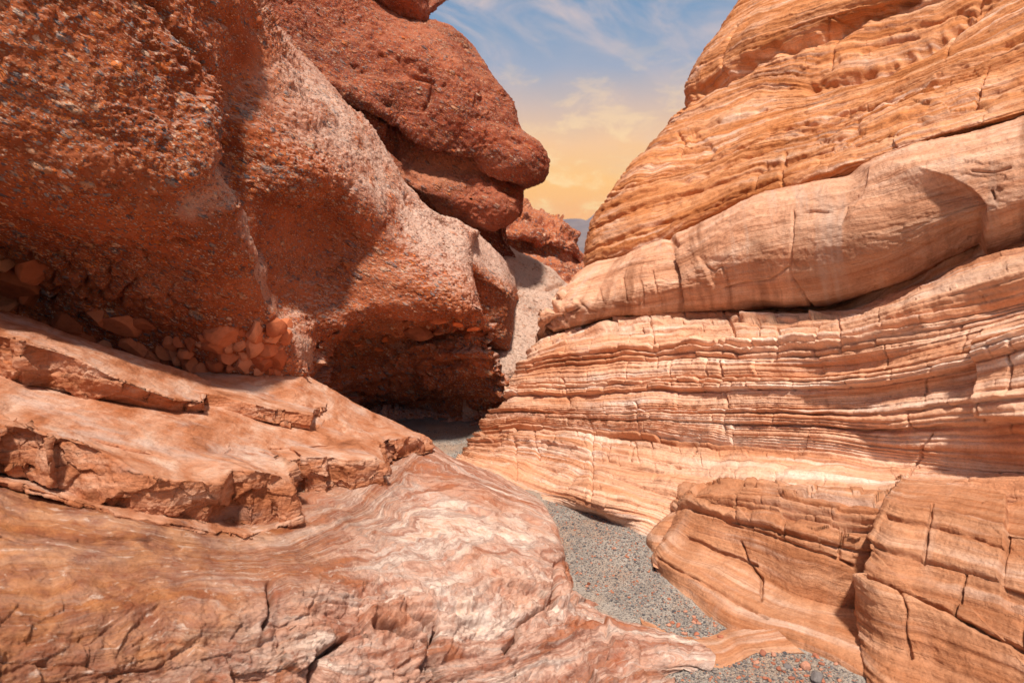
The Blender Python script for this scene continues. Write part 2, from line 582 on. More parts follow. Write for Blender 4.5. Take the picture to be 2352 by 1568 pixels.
def marble(name):
    """swirled pink, white, grey and orange bands"""
    m, t, b = new_mat(name)
    bv, ob, rnd = bed_vec(t, 0.0)
    sw = t.noise(t.mapping(ob, (1.0, 1.0, 1.4)), 1.15, 4.0, 0.55, color=True)
    sw2 = t.noise(ob, 4.5, 3.0, 0.5, color=True)
    wv = t.n('ShaderNodeVectorMath', operation='MULTIPLY_ADD')
    t.l(sw, wv.inputs[0])
    wv.inputs[1].default_value = (0.8, 0.5, 0.5)
    t.l(bv, wv.inputs[2])
    wv2 = t.n('ShaderNodeVectorMath', operation='MULTIPLY_ADD')
    t.l(sw2, wv2.inputs[0])
    wv2.inputs[1].default_value = (0.10, 0.07, 0.1)
    t.l(wv.outputs[0], wv2.inputs[2])
    fold = wv2.outputs[0]
    n1 = t.noise(t.mapping(fold, (0.8, 5.0, 1)), 1.0, 8.0, 0.68, 0.5)
    c = t.ramp(n1, [(0.30, lin(136, 76, 50)), (0.38, lin(176, 116, 88)), (0.44, lin(160, 118, 104)), (0.50, lin(206, 168, 152)),
                    (0.55, lin(176, 152, 144)), (0.60, lin(226, 206, 196)), (0.66, lin(212, 176, 158)), (0.74, lin(166, 96, 62))])
    n2 = t.noise(t.mapping(fold, (1.6, 21.0, 1), loc=(2, 3, 0)), 1.0, 6.0, 0.66, 0.5)
    pat = t.noise(ob, 1.7, 4.0, 0.6)
    c = t.mix(t.math('MULTIPLY', t.rng(n2, 0.51, 0.64), t.rng(pat, 0.38, 0.62, 0.05, 0.5)), c, lin(146, 76, 44))
    c = t.mix(t.math('MULTIPLY', t.rng(n2, 0.47, 0.36), t.rng(pat, 0.62, 0.40, 0.1, 0.75)), c, lin(220, 206, 200))
    tn = t.noise(ob, 1.1, 4.0, 0.6)
    c = t.mix(t.math('MULTIPLY', t.rng(tn, 0.48, 0.66), 0.5), c, lin(180, 108, 66))
    blot = t.noise(ob, 5.5, 7.0, 0.72)
    c = t.mix(t.math('MULTIPLY', t.rng(blot, 0.56, 0.70), 0.5), c, lin(170, 86, 48))
    c = t.mix(t.math('MULTIPLY', t.rng(blot, 0.44, 0.32), 0.35), c, lin(196, 176, 166))
    # rusty brown film on the left-hand, least washed end
    sx = t.n('ShaderNodeSeparateXYZ')
    t.l(ob, sx.inputs[0])
    film = t.math('MULTIPLY', t.rng(t.math('ADD', sx.outputs[0], t.math('MULTIPLY', tn, 1.8)), 0.15, -0.95), 0.75)
    c = t.mix(film, c, t.mix(t.rng(blot, 0.36, 0.62), lin(184, 122, 72), lin(134, 76, 46)))
    cr_ = t.noise(t.mapping(fold, (5.0, 9.0, 1), loc=(1, 8, 0)), 2.2, 8.0, 0.75)
    c = t.mix(t.math('MULTIPLY', t.rng(cr_, 0.56, 0.66), 0.6), c, lin(224, 206, 196))
    c = t.mix(t.math('MULTIPLY', t.rng(cr_, 0.44, 0.34), 0.6), c, lin(140, 72, 40))
    mot = t.noise(ob, 12.0, 8.0, 0.75)
    c = t.mix(0.6, c, t.ramp(mot, [(0.30, (0.42, 0.34, 0.30)), (0.47, (1, 1, 1)), (0.72, (1.2, 1.18, 1.14))]), 'MULTIPLY')
    c = t.mix(1.0, c, (0.98, 0.95, 0.91, 1), 'MULTIPLY')
    t.l(c, b.inputs['Base Color'])
    b.inputs['Roughness'].default_value = 0.55
    h = t.math('ADD', t.math('MULTIPLY', n2, 0.5), t.math('MULTIPLY', t.noise(ob, 22.0, 8.0, 0.7), 0.6))
    h = t.math('ADD', h, t.math('MULTIPLY', n1, 0.8))
    bump(t, b, t.math('ADD', h, t.math('MULTIPLY', cr_, 0.9)), 0.024, 1.0)
    return m


def slab_rock(name):
    m, t, b = new_mat(name)
    bv, ob, rnd = bed_vec(t, 0.02)
    n1 = t.noise(t.mapping(ob, (1.0, 0.7, 5.0), rot=(0, R(16), 0)), 2.0, 7.0, 0.65, 0.3)
    c = t.ramp(n1, [(0.30, lin(134, 80, 52)), (0.42, lin(178, 116, 82)), (0.54, lin(196, 144, 116)), (0.68, lin(214, 180, 160))])
    g = t.noise(t.mapping(ob, (0.5, 1.4, 3.0)), 1.6, 6.0, 0.65)
    c = t.mix(t.math('MULTIPLY', t.rng(g, 0.50, 0.68), 0.6), c, lin(196, 174, 164))
    o = t.noise(ob, 3.0, 5.0, 0.7)
    c = t.mix(t.math('MULTIPLY', t.rng(o, 0.54, 0.70), 0.6), c, lin(160, 86, 42))
    c = t.mix(t.math('MULTIPLY', rnd, 0.62), c, t.ramp(n1, [(0.35, lin(126, 66, 32)), (0.52, lin(172, 98, 54)), (0.66, lin(198, 140, 104))]))
    mot = t.noise(ob, 14.0, 7.0, 0.72)
    c = t.mix(0.5, c, t.ramp(mot, [(0.28, (0.42, 0.36, 0.32)), (0.5, (1, 1, 1)), (0.75, (1.2, 1.17, 1.12))]), 'MULTIPLY')
    t.l(c, b.inputs['Base Color'])
    h = t.math('ADD', t.noise(ob, 16.0, 9.0, 0.72), t.math('MULTIPLY', t.noise(t.mapping(ob, (3, 3, 60)), 1.0, 4.0, 0.6), 0.4))
    bump(t, b, h, 0.025, 0.9)
    return m


def gravel_mat(name):
    m, t, b = new_mat(name)
    tc = t.n('ShaderNodeTexCoord')
    ob = tc.outputs['Object']
    c = None
    h = None
    base = t.ramp(t.noise(ob, 2.5, 6.0, 0.65), [(0.3, lin(146, 140, 134)), (0.55, lin(172, 164, 156)), (0.75, lin(188, 179, 170))])
    dust = t.noise(ob, 1.3, 4.0, 0.6)
    base = t.mix(t.math('MULTIPLY', t.rng(dust, 0.42, 0.64), 0.7), base, lin(182, 150, 126))
    c = base
    for k, sc in enumerate((58.0, 125.0)):
        v = t.voro(ob, sc)
        cs = t.n('ShaderNodeSeparateColor')
        t.l(v.outputs['Color'], cs.inputs[0])
        pc = t.ramp(cs.outputs[1], [(0.0, lin(92, 88, 92)), (0.25, lin(132, 122, 116)), (0.5, lin(164, 148, 136)), (0.68, lin(116, 112, 114)),
                                    (0.86, lin(170, 136, 118)), (0.93, lin(84, 80, 84))], 'CONSTANT')
        mk = t.math('MULTIPLY', t.rng(v.outputs['Distance'], 0.55, 0.3), t.rng(cs.outputs[0], 0.35, 0.5))
        mk = t.math('MULTIPLY', mk, t.rng(dust, 0.72, 0.48, 0.25, 1.0))
        c = t.mix(t.math('MULTIPLY', mk, 0.8), c, pc)
        hk = t.math('MULTIPLY', t.rng(v.outputs['Distance'], 0.6, 0.0), 42.0 / sc)
        h = hk if h is None else t.math('ADD', h, hk)
    t.l(c, b.inputs['Base Color'])
    h = t.math('ADD', h, t.math('MULTIPLY', t.noise(ob, 60.0, 5.0, 0.7), 0.8))
    bump(t, b, h, 0.014, 1.0)
    b.inputs['Roughness'].default_value = 0.95
    return m


def stone_mat(name, cols, scale=18.0):
    """loose stones: colour changes from stone to stone and a little within each"""
    m, t, b = new_mat(name)
    tc = t.n('ShaderNodeTexCoord')
    ob = tc.outputs['Object']
    at = t.n('ShaderNodeAttribute', attribute_name='bed')
    sp = t.n('ShaderNodeSeparateXYZ')
    t.l(at.outputs['Vector'], sp.inputs[0])
    oi = t.n('ShaderNodeObjectInfo')
    r = t.math('FRACT', t.math('ADD', sp.outputs[2], oi.outputs['Random']))
    c = t.ramp(r, [(i / (len(cols) - 0.99), q) for i, q in enumerate(cols)], 'CONSTANT' if len(cols) > 2 else 'LINEAR')
    mot = t.noise(ob, scale, 6.0, 0.7)
    c = t.mix(0.6, c, t.ramp(mot, [(0.3, (0.5, 0.45, 0.42)), (0.5, (1, 1, 1)), (0.72, (1.25, 1.2, 1.15))]), 'MULTIPLY')
    t.l(c, b.inputs['Base Color'])
    bump(t, b, t.noise(ob, scale * 2, 7.0, 0.7), 0.012, 0.8)
    return m


M_UPPER = banded_rock('banded_rock_upper', [lin(146, 84, 44), lin(190, 120, 70), lin(210, 144, 98), lin(222, 174, 140)],
                      lin(240, 216, 200), lin(118, 60, 28), 1.0, line_amt=0.7)
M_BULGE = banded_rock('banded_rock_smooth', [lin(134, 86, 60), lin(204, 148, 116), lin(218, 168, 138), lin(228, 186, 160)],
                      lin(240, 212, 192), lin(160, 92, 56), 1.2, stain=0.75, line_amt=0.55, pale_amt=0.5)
M_LAYER = banded_rock('banded_rock_layers', [lin(162, 100, 66), lin(206, 146, 110), lin(222, 174, 144), lin(232, 200, 180)],
                      lin(244, 228, 216), lin(124, 60, 28), 0.8, pale_amt=0.8, line_amt=0.7)
M_LEDGE = banded_rock('banded_rock_ledge', [lin(132, 80, 50), lin(178, 118, 82), lin(196, 142, 108), lin(214, 172, 146)],
                      lin(230, 204, 188), lin(126, 66, 30), 0.6, warp=0.05, stain=0.3)
PEB = [lin(222, 128, 66), lin(116, 116, 122), lin(222, 166, 130), lin(150, 74, 40), lin(160, 150, 148), lin(228, 192, 166), lin(92, 94, 104), lin(216, 112, 50), lin(190, 130, 100), lin(134, 130, 132)]
M_CONG = conglomerate('conglomerate_rock', [lin(142, 68, 36), lin(176, 94, 56), lin(192, 114, 76), lin(200, 128, 94)], lin(224, 194, 178), PEB, psize=1.2, dust_amt=0.5, peb_amt=0.85)
M_RED = conglomerate('red_conglomerate_rock', [lin(104, 48, 34), lin(148, 72, 48), lin(172, 92, 64)], lin(204, 134, 100), PEB, dust_amt=0.35, peb_amt=0.65)  # dust colour brightened, it also paints bounced light under the brow
M_GREY = conglomerate('pale_conglomerate_rock', [lin(182, 132, 110), lin(204, 160, 138), lin(216, 178, 158)], lin(222, 196, 180), PEB, psize=0.8, peb_amt=0.35)
M_FAR = conglomerate('far_red_rock', [lin(128, 60, 40), lin(160, 82, 54), lin(186, 104, 66)], lin(186, 116, 80), PEB, psize=2.0, dust_amt=0.6)
M_MARBLE = marble('swirled_marble')
M_SLAB = slab_rock('broken_slab_rock')
M_GRAVEL = gravel_mat('wash_gravel')
M_PEBBLE = stone_mat('pebbles', [lin(104, 98, 98), lin(136, 126, 120), lin(164, 148, 136), lin(86, 84, 88), lin(150, 142, 136), lin(128, 120, 116), lin(178, 118, 92), lin(112, 108, 110), lin(158, 146, 138)], 60)
M_STONE = stone_mat('red_stones', [lin(176, 112, 88), lin(188, 136, 114), lin(156, 100, 80), lin(196, 158, 138)], 30)
M_RUBBLE = stone_mat('cemented_blocks', [lin(188, 112, 76), lin(200, 132, 98), lin(172, 96, 62), lin(196, 144, 116)], 9)
M_COBBLE = stone_mat('cobble_rock', [lin(206, 112, 66), lin(150, 92, 66), lin(184, 108, 74), lin(132, 92, 76)], 14)
M_DARKST = stone_mat('brown_stone', [lin(112, 62, 44), lin(124, 70, 48)], 25)
M_GREYST = stone_mat('grey_stones', [lin(118, 112, 112), lin(146, 134, 126), lin(100, 96, 100)], 25)
mm, t_, b_ = new_mat('mountain_rock')
tcm = t_.n('ShaderNodeTexCoord')
cm = t_.ramp(t_.noise(tcm.outputs['Object'], 0.004, 9.0, 0.65), [(0.35, lin(96, 82, 76)), (0.6, lin(132, 112, 98))])
t_.l(cm, b_.inputs['Base Color'])
M_MOUNT = mm

# ------------------------------------------------------------------ the banded wall on the right
wall_r = thing('canyon_wall', 'tall orange wall of thin slanting bands with a smooth rounded roll across its middle',
               'rock wall', P(1900, 1450, 'g'))


def strata(sf, amp, seed, ft=(5.0, 13.0, 30.0), fs=0.45, warp=0.04):
    """ribs and hollows that follow the beds"""
    tw = sf.t + warp * fbm(sf.p, 0.9, 4, seed=seed)
    h = 0
    for k, f in enumerate(ft):
        n = perlin(sf.s * fs * (1 + k * 0.8), tw * f, sf.s * 0 + seed, seed + k)
        h = h + amp / (1.5 ** k) * np.clip(n * 1.6, -1, 0.55)
    sf.bed_t = tw
    return h


# the face above the roll
rows = [
    [(1430, 700, 16), (1400, 640, 13.2), (1352, 640, 12.3), (1538, 580, 10.2), (1689, 505, 9.2), (1840, 460, 8.2), (1991, 410, 7.5), (2143, 360, 7.0), (2352, 300, 6.5), (2800, 150, 5.6)],
    [(1430, 640, 16), (1400, 610, 13.2), (1343, 610, 12.2), (1538, 540, 9.7), (1689, 466, 8.7), (1840, 420, 7.7), (1991, 370, 7.0), (2143, 318, 6.5), (2352, 262, 6.0), (2800, 118, 5.1)],
    [(1450, 540, 16), (1410, 515, 13.4), (1359, 520, 12.4), (1545, 455, 10.2), (1700, 395, 9.2), (1850, 350, 8.2), (2000, 300, 7.45), (2150, 240, 6.95), (2352, 175, 6.4), (2800, 20, 5.4)],
    [(1520, 400, 16.5), (1480, 380, 13.8), (1434, 388, 12.9), (1580, 350, 11.0), (1720, 300, 10.0), (1870, 255, 9.0), (2010, 205, 8.2), (2155, 150, 7.6), (2352, 85, 7.0), (2800, -80, 6.0)],
    [(1600, 260, 17), (1580, 255, 14.5), (1530, 285, 13.2), (1610, 255, 11.9), (1740, 200, 10.9), (1870, 190, 9.8), (2020, 150, 8.9), (2150, 110, 8.2), (2352, 20, 7.6), (2800, -160, 6.5)],
    [(1640, 230, 17.2), (1610, 220, 15), (1556, 222, 13.5), (1640, 170, 12.2), (1745, 120, 11.1), (1880, 80, 10.2), (2030, 55, 9.5), (2150, 20, 8.8), (2352, -60, 8.0), (2800, -240, 6.9)],
    [(1660, 150, 17.5), (1640, 145, 15.5), (1588, 158, 13.7), (1670, 95, 12.3), (1770, 50, 11.2), (1890, 10, 10.3), (2040, -20, 9.5), (2160, -60, 8.9), (2360, -150, 8.2), (2800, -320, 7.1)],
    [(1720, 60, 18), (1690, 60, 16), (1640, 86, 14.2), (1710, 30, 13.0), (1810, -15, 12.0), (1920, -50, 11.2), (2060, -90, 10.3), (2190, -140, 9.6), (2380, -220, 8.8), (2800, -380, 7.6)],
    [(1800, -40, 19), (1760, -30, 17), (1700, -2, 15.0), (1770, -50, 13.9), (1860, -100, 13.0), (1970, -140, 12.1), (2100, -180, 11.2), (2230, -230, 10.4), (2420, -310, 9.6), (2800, -480, 8.4)],
    [(1900, -180, 21), (1860, -180, 19), (1800, -160, 17.5), (1860, -200, 16.5), (1940, -250, 15.5), (2050, -290, 14.5), (2180, -330, 13.5), (2300, -380, 12.6), (2480, -460, 11.6), (2800, -600, 10.2)],
]
sf = Surf(rows, step=1.8)
n0 = sf.normals()
h = 0.07 * fbm(sf.p, 0.5, 4, seed=11) + strata(sf, 0.020, 21, ft=(1.6, 4.5, 15.0), fs=0.16, warp=0.10) + 0.008 * np.clip(1.8 * perlin(sf.s * 0.4, sf.bed_t * 24, sf.s * 0, 29), -1, 0.4)
# hollows and broken ground at the right
brk = np.exp(-(((sf.px - 2160) / 170) ** 2 + ((sf.py - 225 + (sf.px - 2160) * 0.25) / 80) ** 2)) + 0.8 * np.exp(-(((sf.px - 1940) / 110) ** 2 + ((sf.py - 330) / 45) ** 2)) + \
    0.8 * np.exp(-(((sf.px - 1580) / 60) ** 2 + ((sf.py - 340) / 40) ** 2)) + 0.7 * np.exp(-(((sf.px - 1850) / 90) ** 2 + ((sf.py - 150) / 40) ** 2))
f1, f2, idn = worley(sf.s * 3.2, sf.t * 6.5, sf.s * 0, 41)
h = h + sstep(brk * (1 + 0.8 * fbm(sf.p, 2.5, 3, seed=47)), 0.35, 0.6) * (0.05 * facets(sf.p, (1.4, 1.4, 3.4), 41, 0.5) - 0.02)
lh, rnd = layers(sf, sf.bed_t, sf.s, 0.07, 0.6, 3, block=(0.8, 3.2), out=0.04, groove=0.045, jointed=0.15, gw=0.020, jw=0.018)
h = h + lh * (0.25 + 0.55 * sstep(fbm(sf.p, 0.4, 2, seed=5), -0.3, 0.4))
h = h + crack(sf, [[(1838, 515), (1850, 470), (1790, 410), (1800, 350)], [(1560, 360), (1575, 330), (1560, 310)], [(1665, 200), (1660, 130), (1690, 60)], [(1870, 110), (1905, 40), (1980, 60)],
                   [(2235, 240), (2245, 200), (2270, 150)], [(2170, 130), (2180, 90), (2230, 40), (2260, -10)], [(1730, 440), (1735, 400), (1760, 370)], [(1905, 150), (1925, 60)]], 3.0, 0.05, 7, 3)
h = h + crack(sf, [[(1550, 240), (1640, 190), (1729, 138), (1860, 88), (1960, 45), (2092, 0)]], 15.0, 0.24, 9, 61)
h = h + crack(sf, [[(1860, 196), (1950, 176), (2042, 146), (2143, 96), (2240, 30), (2300, -20)]], 13.0, 0.17, 8, 62)
h = h + crack(sf, [[(1370, 522), (1560, 447), (1740, 388), (1900, 335)], [(1420, 440), (1600, 372), (1800, 296), (2000, 235), (2180, 180)], [(1960, 330), (2100, 285), (2300, 215), (2352, 200)], [(1480, 345), (1600, 300), (1760, 250)],
                   [(1390, 560), (1500, 520), (1640, 470)], [(2100, 60), (2230, 20)], [(2150, 170), (2352, 95)], [(1980, 120), (2100, 80)]], 4.0, 0.06, 8, 63)
h = h + crack(sf, [[(1380, 485), (1500, 440), (1640, 385), (1750, 345), (1850, 300), (2000, 245)], [(1640, 470), (1760, 425), (1880, 370)]], 5.0, 0.06, 5, 9)
sf.push(h, n0)
zone = np.exp(-((sf.py - np.interp(sf.px, [1440, 1600, 1750, 1900, 2050, 2200], [420, 330, 285, 255, 240, 215])) / 34) ** 2) * sstep(sf.px, 1400, 1520) * (1 - sstep(sf.px, 1960, 2150))
sf.rnd = np.clip(rnd + 0.42 * zone * (0.7 + 0.9 * fbm(sf.p, 1.6, 4, seed=12)) - 0.25 * sstep(fbm(sf.p, 0.7, 3, seed=14), 0.15, 0.6), 0, 1)
sf.push(0.012 * fbm(sf.p, 6, 4, gain=0.6, seed=3, aniso=(1, 1, 2)))
sf.build('upper_face', M_UPPER, wall_r)

# the smooth rounded roll
rows = [
    [(1430, 690, 13), (1370, 690, 11.5), (1400, 640, 10.9), (1460, 600, 10.4), (1545, 560, 9.9), (1695, 485, 9.1), (1845, 440, 8.1), (1995, 390, 7.4), (2150, 338, 6.9), (2352, 280, 6.4), (2800, 140, 5.5)],
    [(1420, 690, 12.5), (1350, 668, 11), (1345, 626, 10.6), (1440, 583, 10.0), (1538, 544, 9.3), (1689, 469, 8.4), (1840, 423, 7.5), (1991, 373, 6.8), (2143, 322, 6.3), (2352, 265, 5.8), (2800, 120, 4.9)],
    [(1400, 720, 12), (1330, 690, 10.6), (1300, 662, 10.1), (1425, 600, 9.45), (1535, 562, 8.85), (1690, 486, 8.0), (1842, 440, 7.15), (1992, 390, 6.5), (2146, 338, 6.0), (2352, 283, 5.5), (2800, 140, 4.65)],
    [(1400, 740, 11.8), (1310, 715, 10.4), (1264, 700, 9.9), (1400, 645, 9.2), (1540, 605, 8.5), (1695, 530, 7.65), (1845, 490, 6.85), (1995, 445, 6.25), (2150, 395, 5.75), (2352, 340, 5.3), (2800, 200, 4.45)],
    [(1400, 760, 11.8), (1290, 735, 10.4), (1237, 727, 9.8), (1390, 685, 8.95), (1548, 650, 8.25), (1700, 600, 7.42), (1850, 570, 6.67), (2000, 540, 6.07), (2170, 490, 5.62), (2352, 440, 5.2), (2800, 300, 4.35)],
    [(1400, 775, 11.8), (1290, 757, 10.5), (1230, 755, 9.85), (1380, 712, 9.0), (1555, 688, 8.33), (1712, 672, 7.5), (1865, 655, 6.75), (2015, 625, 6.2), (2190, 562, 5.75), (2352, 508, 5.35), (2800, 370, 4.5)],
    [(1400, 790, 11.8), (1290, 780, 10.6), (1232, 782, 10.0), (1375, 738, 9.25), (1562, 718, 8.6), (1725, 709, 7.85), (1880, 700, 7.1), (2030, 671, 6.55), (2200, 604, 6.1), (2352, 553, 5.7), (2800, 405, 4.8)],
    [(1400, 790, 12.4), (1300, 790, 11.4), (1250, 790, 10.8), (1385, 735, 10.0), (1570, 712, 9.4), (1730, 703, 8.6), (1885, 693, 7.9), (2035, 660, 7.3), (2205, 595, 6.9), (2352, 543, 6.5), (2800, 400, 5.5)],
]
sf = Surf(rows)
n0 = sf.normals()
h = 0.04 * fbm(sf.p, 0.8, 3, seed=31) + 0.010 * fbm(sf.p, 5, 4, seed=33, aniso=(0.6, 0.6, 2.5)) + 0.006 * fbm(sf.p, 16, 3, gain=0.6, seed=34)
h = h + 0.020 * np.round(2.0 * fbm(sf.p, 1.3, 4, seed=37, aniso=(0.7, 0.7, 2.2))) / 2.0 * sstep(fbm(sf.p, 0.9, 2, seed=32), -0.1, 0.3)
sf.bed_t = sf.t + 0.02 * fbm(sf.p, 0.9, 3, seed=2)
# the scoop with its sharp right-hand rim
edge = np.interp(sf.py, [380, 405, 430, 470, 510, 545, 575], [2090, 2180, 2225, 2262, 2266, 2256, 2262]) + 4 * fbm(np.stack([sf.px, sf.py, sf.px * 0], -1), 1 / 30., 3)
inside = sstep(sf.px, 1900, 2230) * (1 - sstep(sf.px, edge - 4, edge + 5)) * sstep(sf.py, 375, 440) * (1 - sstep(sf.py, 545, 625) * 0.6)
h = h - 0.17 * inside
e2 = np.interp(sf.py, [372, 400, 440, 480, 520, 560], [1998, 1992, 1975, 1945, 1925, 1915])
in2 = np.exp(-((sf.px - e2 + 40) / 50) ** 2) * (1 - sstep(sf.px, e2 - 3, e2 + 3)) * sstep(sf.py, 375, 390) * (1 - sstep(sf.py, 470, 520))
h = h - 0.055 * in2
# hollows and broken scars at the left
e3 = np.interp(sf.py, [545, 580, 620, 650, 690], [1540, 1542, 1556, 1560, 1570])
in3 = np.exp(-np.clip((e3 - sf.px) / 26, 0, 9)) * (1 - sstep(sf.px, e3 - 2, e3 + 3)) * sstep(sf.py, 548, 580) * (1 - sstep(sf.py, 690, 715))
h = h - 0.10 * in3
e4 = np.interp(sf.py, [585, 600, 640, 660, 690], [1600, 1612, 1625, 1638, 1640])
in4 = np.exp(-np.clip((sf.px - e4) / 60, 0, 9)) * sstep(sf.px, e4 - 3, e4 + 3) * sstep(sf.py, 583, 600) * (1 - sstep(sf.py, 660, 700))
h = h - 0.045 * in4
cav = np.exp(-(((sf.px - 1278) / 36) ** 2 + ((sf.py - 738 + (sf.px - 1278) * 0.30) / 24) ** 2)) + 0.6 * np.exp(-(((sf.px - 1245) / 22) ** 2 + ((sf.py - 770) / 18) ** 2))
nose = 1 - sstep(sf.px, 1290, 1340)
h = h + nose * (0.09 * facets(sf.p, (4, 4, 5), 35, 0.8) + 0.04 * fbm(sf.p, 3.5, 4, seed=36))
f1, f2, idn = worley(sf.s * 7, sf.t * 7, sf.s * 0, 4)
h = h - cav * (0.22 + 0.12 * idn)
h = h + crack(sf, [[(1818, 480), (1823, 540), (1815, 600), (1818, 640), (1840, 668), (1868, 700)], [(1815, 610), (1770, 640), (1690, 655), (1660, 668)], [(1500, 620), (1505, 650), (1515, 690)],
                   [(1542, 560), (1552, 620), (1556, 660), (1568, 700)], [(1610, 600), (1635, 625), (1655, 612), (1664, 645)], [(1838, 485), (1900, 478), (1935, 460), (1960, 440)], [(1935, 465), (1925, 510)],
                   [(2230, 390), (2280, 392), (2320, 385)], [(1430, 640), (1440, 690)], [(1470, 645), (1478, 700)], [(2275, 440), (2283, 460)], [(1330, 690), (1350, 720)], [(1375, 660), (1380, 690)]],
              2.3, 0.035, 5, 17)
h = h + crack(sf, [[(1535, 545), (1548, 560), (1540, 580)], [(1262, 700), (1280, 712), (1300, 716)]], 7.0, 0.10, 8, 23)
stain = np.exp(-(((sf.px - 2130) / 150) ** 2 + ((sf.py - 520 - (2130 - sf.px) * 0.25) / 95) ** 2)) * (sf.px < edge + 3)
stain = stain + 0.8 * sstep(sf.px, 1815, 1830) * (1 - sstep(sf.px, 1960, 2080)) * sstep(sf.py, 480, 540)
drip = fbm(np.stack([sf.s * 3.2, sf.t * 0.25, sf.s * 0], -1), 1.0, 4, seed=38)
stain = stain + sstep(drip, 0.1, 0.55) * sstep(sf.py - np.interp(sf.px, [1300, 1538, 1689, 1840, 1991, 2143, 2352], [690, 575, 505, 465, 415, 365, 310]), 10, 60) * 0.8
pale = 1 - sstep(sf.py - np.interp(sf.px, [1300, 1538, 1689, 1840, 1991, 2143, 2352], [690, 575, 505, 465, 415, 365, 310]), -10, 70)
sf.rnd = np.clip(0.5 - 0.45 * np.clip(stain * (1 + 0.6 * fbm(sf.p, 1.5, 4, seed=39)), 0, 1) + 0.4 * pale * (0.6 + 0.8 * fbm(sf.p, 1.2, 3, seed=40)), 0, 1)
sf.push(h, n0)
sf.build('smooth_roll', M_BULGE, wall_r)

# thin broken layers under the roll, down to the foot of the wall
G = 'g'
rows = [
    [(1400, 760, 12.4), (1300, 770, 10.8), (1270, 770, 10.6), (1340, 745, 10.1), (1450, 715, 9.7), (1575, 700, 9.2), (1735, 690, 8.4), (1890, 680, 7.7), (2040, 650, 7.1), (2205, 585, 6.6), (2352, 530, 6.2), (2800, 390, 5.3)],
    [(1400, 800, 12), (1290, 800, 10.4), (1240, 802, 10.0), (1322, 768, 9.55), (1440, 743, 9.12), (1570, 731, 8.58), (1730, 724, 7.85), (1885, 716, 7.12), (2035, 688, 6.58), (2200, 622, 6.12), (2352, 572, 5.72), (2800, 420, 4.85)],
    [(1390, 835, 12), (1275, 835, 10.2), (1213, 835, 9.75), (1310, 800, 9.12), (1440, 785, 8.55), (1580, 778, 7.95), (1740, 775, 7.2), (1890, 768, 6.52), (2050, 745, 5.95), (2200, 690, 5.55), (2352, 640, 5.2), (2800, 510, 4.4)],
    [(1380, 885, 12), (1250, 885, 10.1), (1180, 887, 9.62), (1290, 872, 8.95), (1430, 866, 8.3), (1580, 862, 7.62), (1740, 860, 6.87), (1890, 856, 6.25), (2050, 845, 5.75), (2200, 812, 5.42), (2352, 770, 5.1), (2800, 650, 4.25)],
    [(1370, 950, 12), (1220, 950, 10), (1142, 948, 9.5), (1280, 945, 8.77), (1420, 945, 8.1), (1580, 945, 7.38), (1740, 942, 6.7), (1900, 936, 6.13), (2050, 930, 5.68), (2200, 916, 5.33), (2352, 892, 5.0), (2800, 800, 4.15)],
    [(1360, 1000, 12), (1200, 1000, 9.9), (1103, 994, 9.42), (1270, 987, 8.62), (1410, 1003, 7.9), (1560, 1024, 7.15), (1720, 1042, 6.5), (1880, 1049, 6.0), (2085, 1069, 5.53), (2200, 1084, 5.25), (2352, 1098, 4.92), (2800, 1090, 4.1)],
    [(1350, 1035, 12), (1190, 1030, 9.8), (1080, 1022, 9.36), (1262, 1030, 8.38), (1404, 1060, 7.4), (1570, 1085, 6.7), (1740, 1100, 5.95), (1900, 1110, 5.5), (2085, 1120, 5.15), (2200, 1130, 4.9), (2352, 1140, 4.6), (2800, 1160, 3.8)],
    [(1350, 1045, 12), (1180, 1050, 9.6), (1068, 1036, 9.22), (1252, 1072, 7.98), (1395, 1110, 6.95), (1545, 1150, 6.42), (1720, 1200, 5.65), (1880, 1220, 5.3), (2060, 1250, 5.0), (2200, 1270, 4.8), (2352, 1290, 4.5), (2800, 1330, 3.8)],
    [(1350, 1055, 12), (1170, 1060, 9.5), (1056, 1047, 9.08), (1238, 1118, 7.48), (1388, 1160, 6.58), (1510, 1200, 6.3), (1700, 1300, 5.5), (1870, 1330, 5.2), (2050, 1350, 4.9), (2200, 1370, 4.7), (2352, 1390, 4.4), (2800, 1440, 3.7)],
    [(1350, 1075, G), (1170, 1075, G), (1046, 1056, G), (1225, 1140, G), (1380, 1182, G), (1490, 1236, G), (1680, 1320, G), (1860, 1360, G), (2050, 1390, G), (2200, 1400, G), (2352, 1420, G), (2800, 1480, G)],
]
sf = Surf(rows, step=1.6)
n0 = sf.normals()
sf.bed_t = sf.t + 0.03 * fbm(sf.p, 0.8, 4, seed=61)
coarse, r1 = layers(sf, sf.bed_t + 0.012 * fbm(sf.p, 4, 3, seed=4), sf.s + 0.02 * fbm(sf.p, 7, 3, seed=9), 0.045, 0.26, 7, block=(0.25, 1.1), out=0.12, groove=0.05, jointed=0.7, gw=0.013, jw=0.011)
fine, r2 = layers(sf, sf.bed_t, sf.s, 0.025, 0.07, 13, block=(0.3, 1.5), out=0.034, groove=0.024, jointed=0.25, gw=0.009, jw=0.009)
low = sstep(sf.py, 1000, 1060)                     # the smooth washed foot
zone = sstep(sf.py, 700, 760)
finez = sstep(sf.py, 930, 960) * (1 - sstep(sf.py, 1040, 1075)) + (1 - sstep(sf.py, 745, 780)) + 0.5
right = sstep(sf.px, 1750, 2150) * (1 - sstep(sf.py, 960, 1000))
h = 0.07 * fbm(sf.p, 0.7, 4, seed=71) + 0.02 * fbm(sf.p, 3, 4, seed=72)
h = h + (1 - 0.78 * low) * zone * coarse * (1 + 0.8 * sstep(fbm(sf.p, 0.9, 3, seed=78), 0.0, 0.6) - 0.45 * right) + np.clip(finez, 0, 1) * fine * (1 - 0.6 * low)
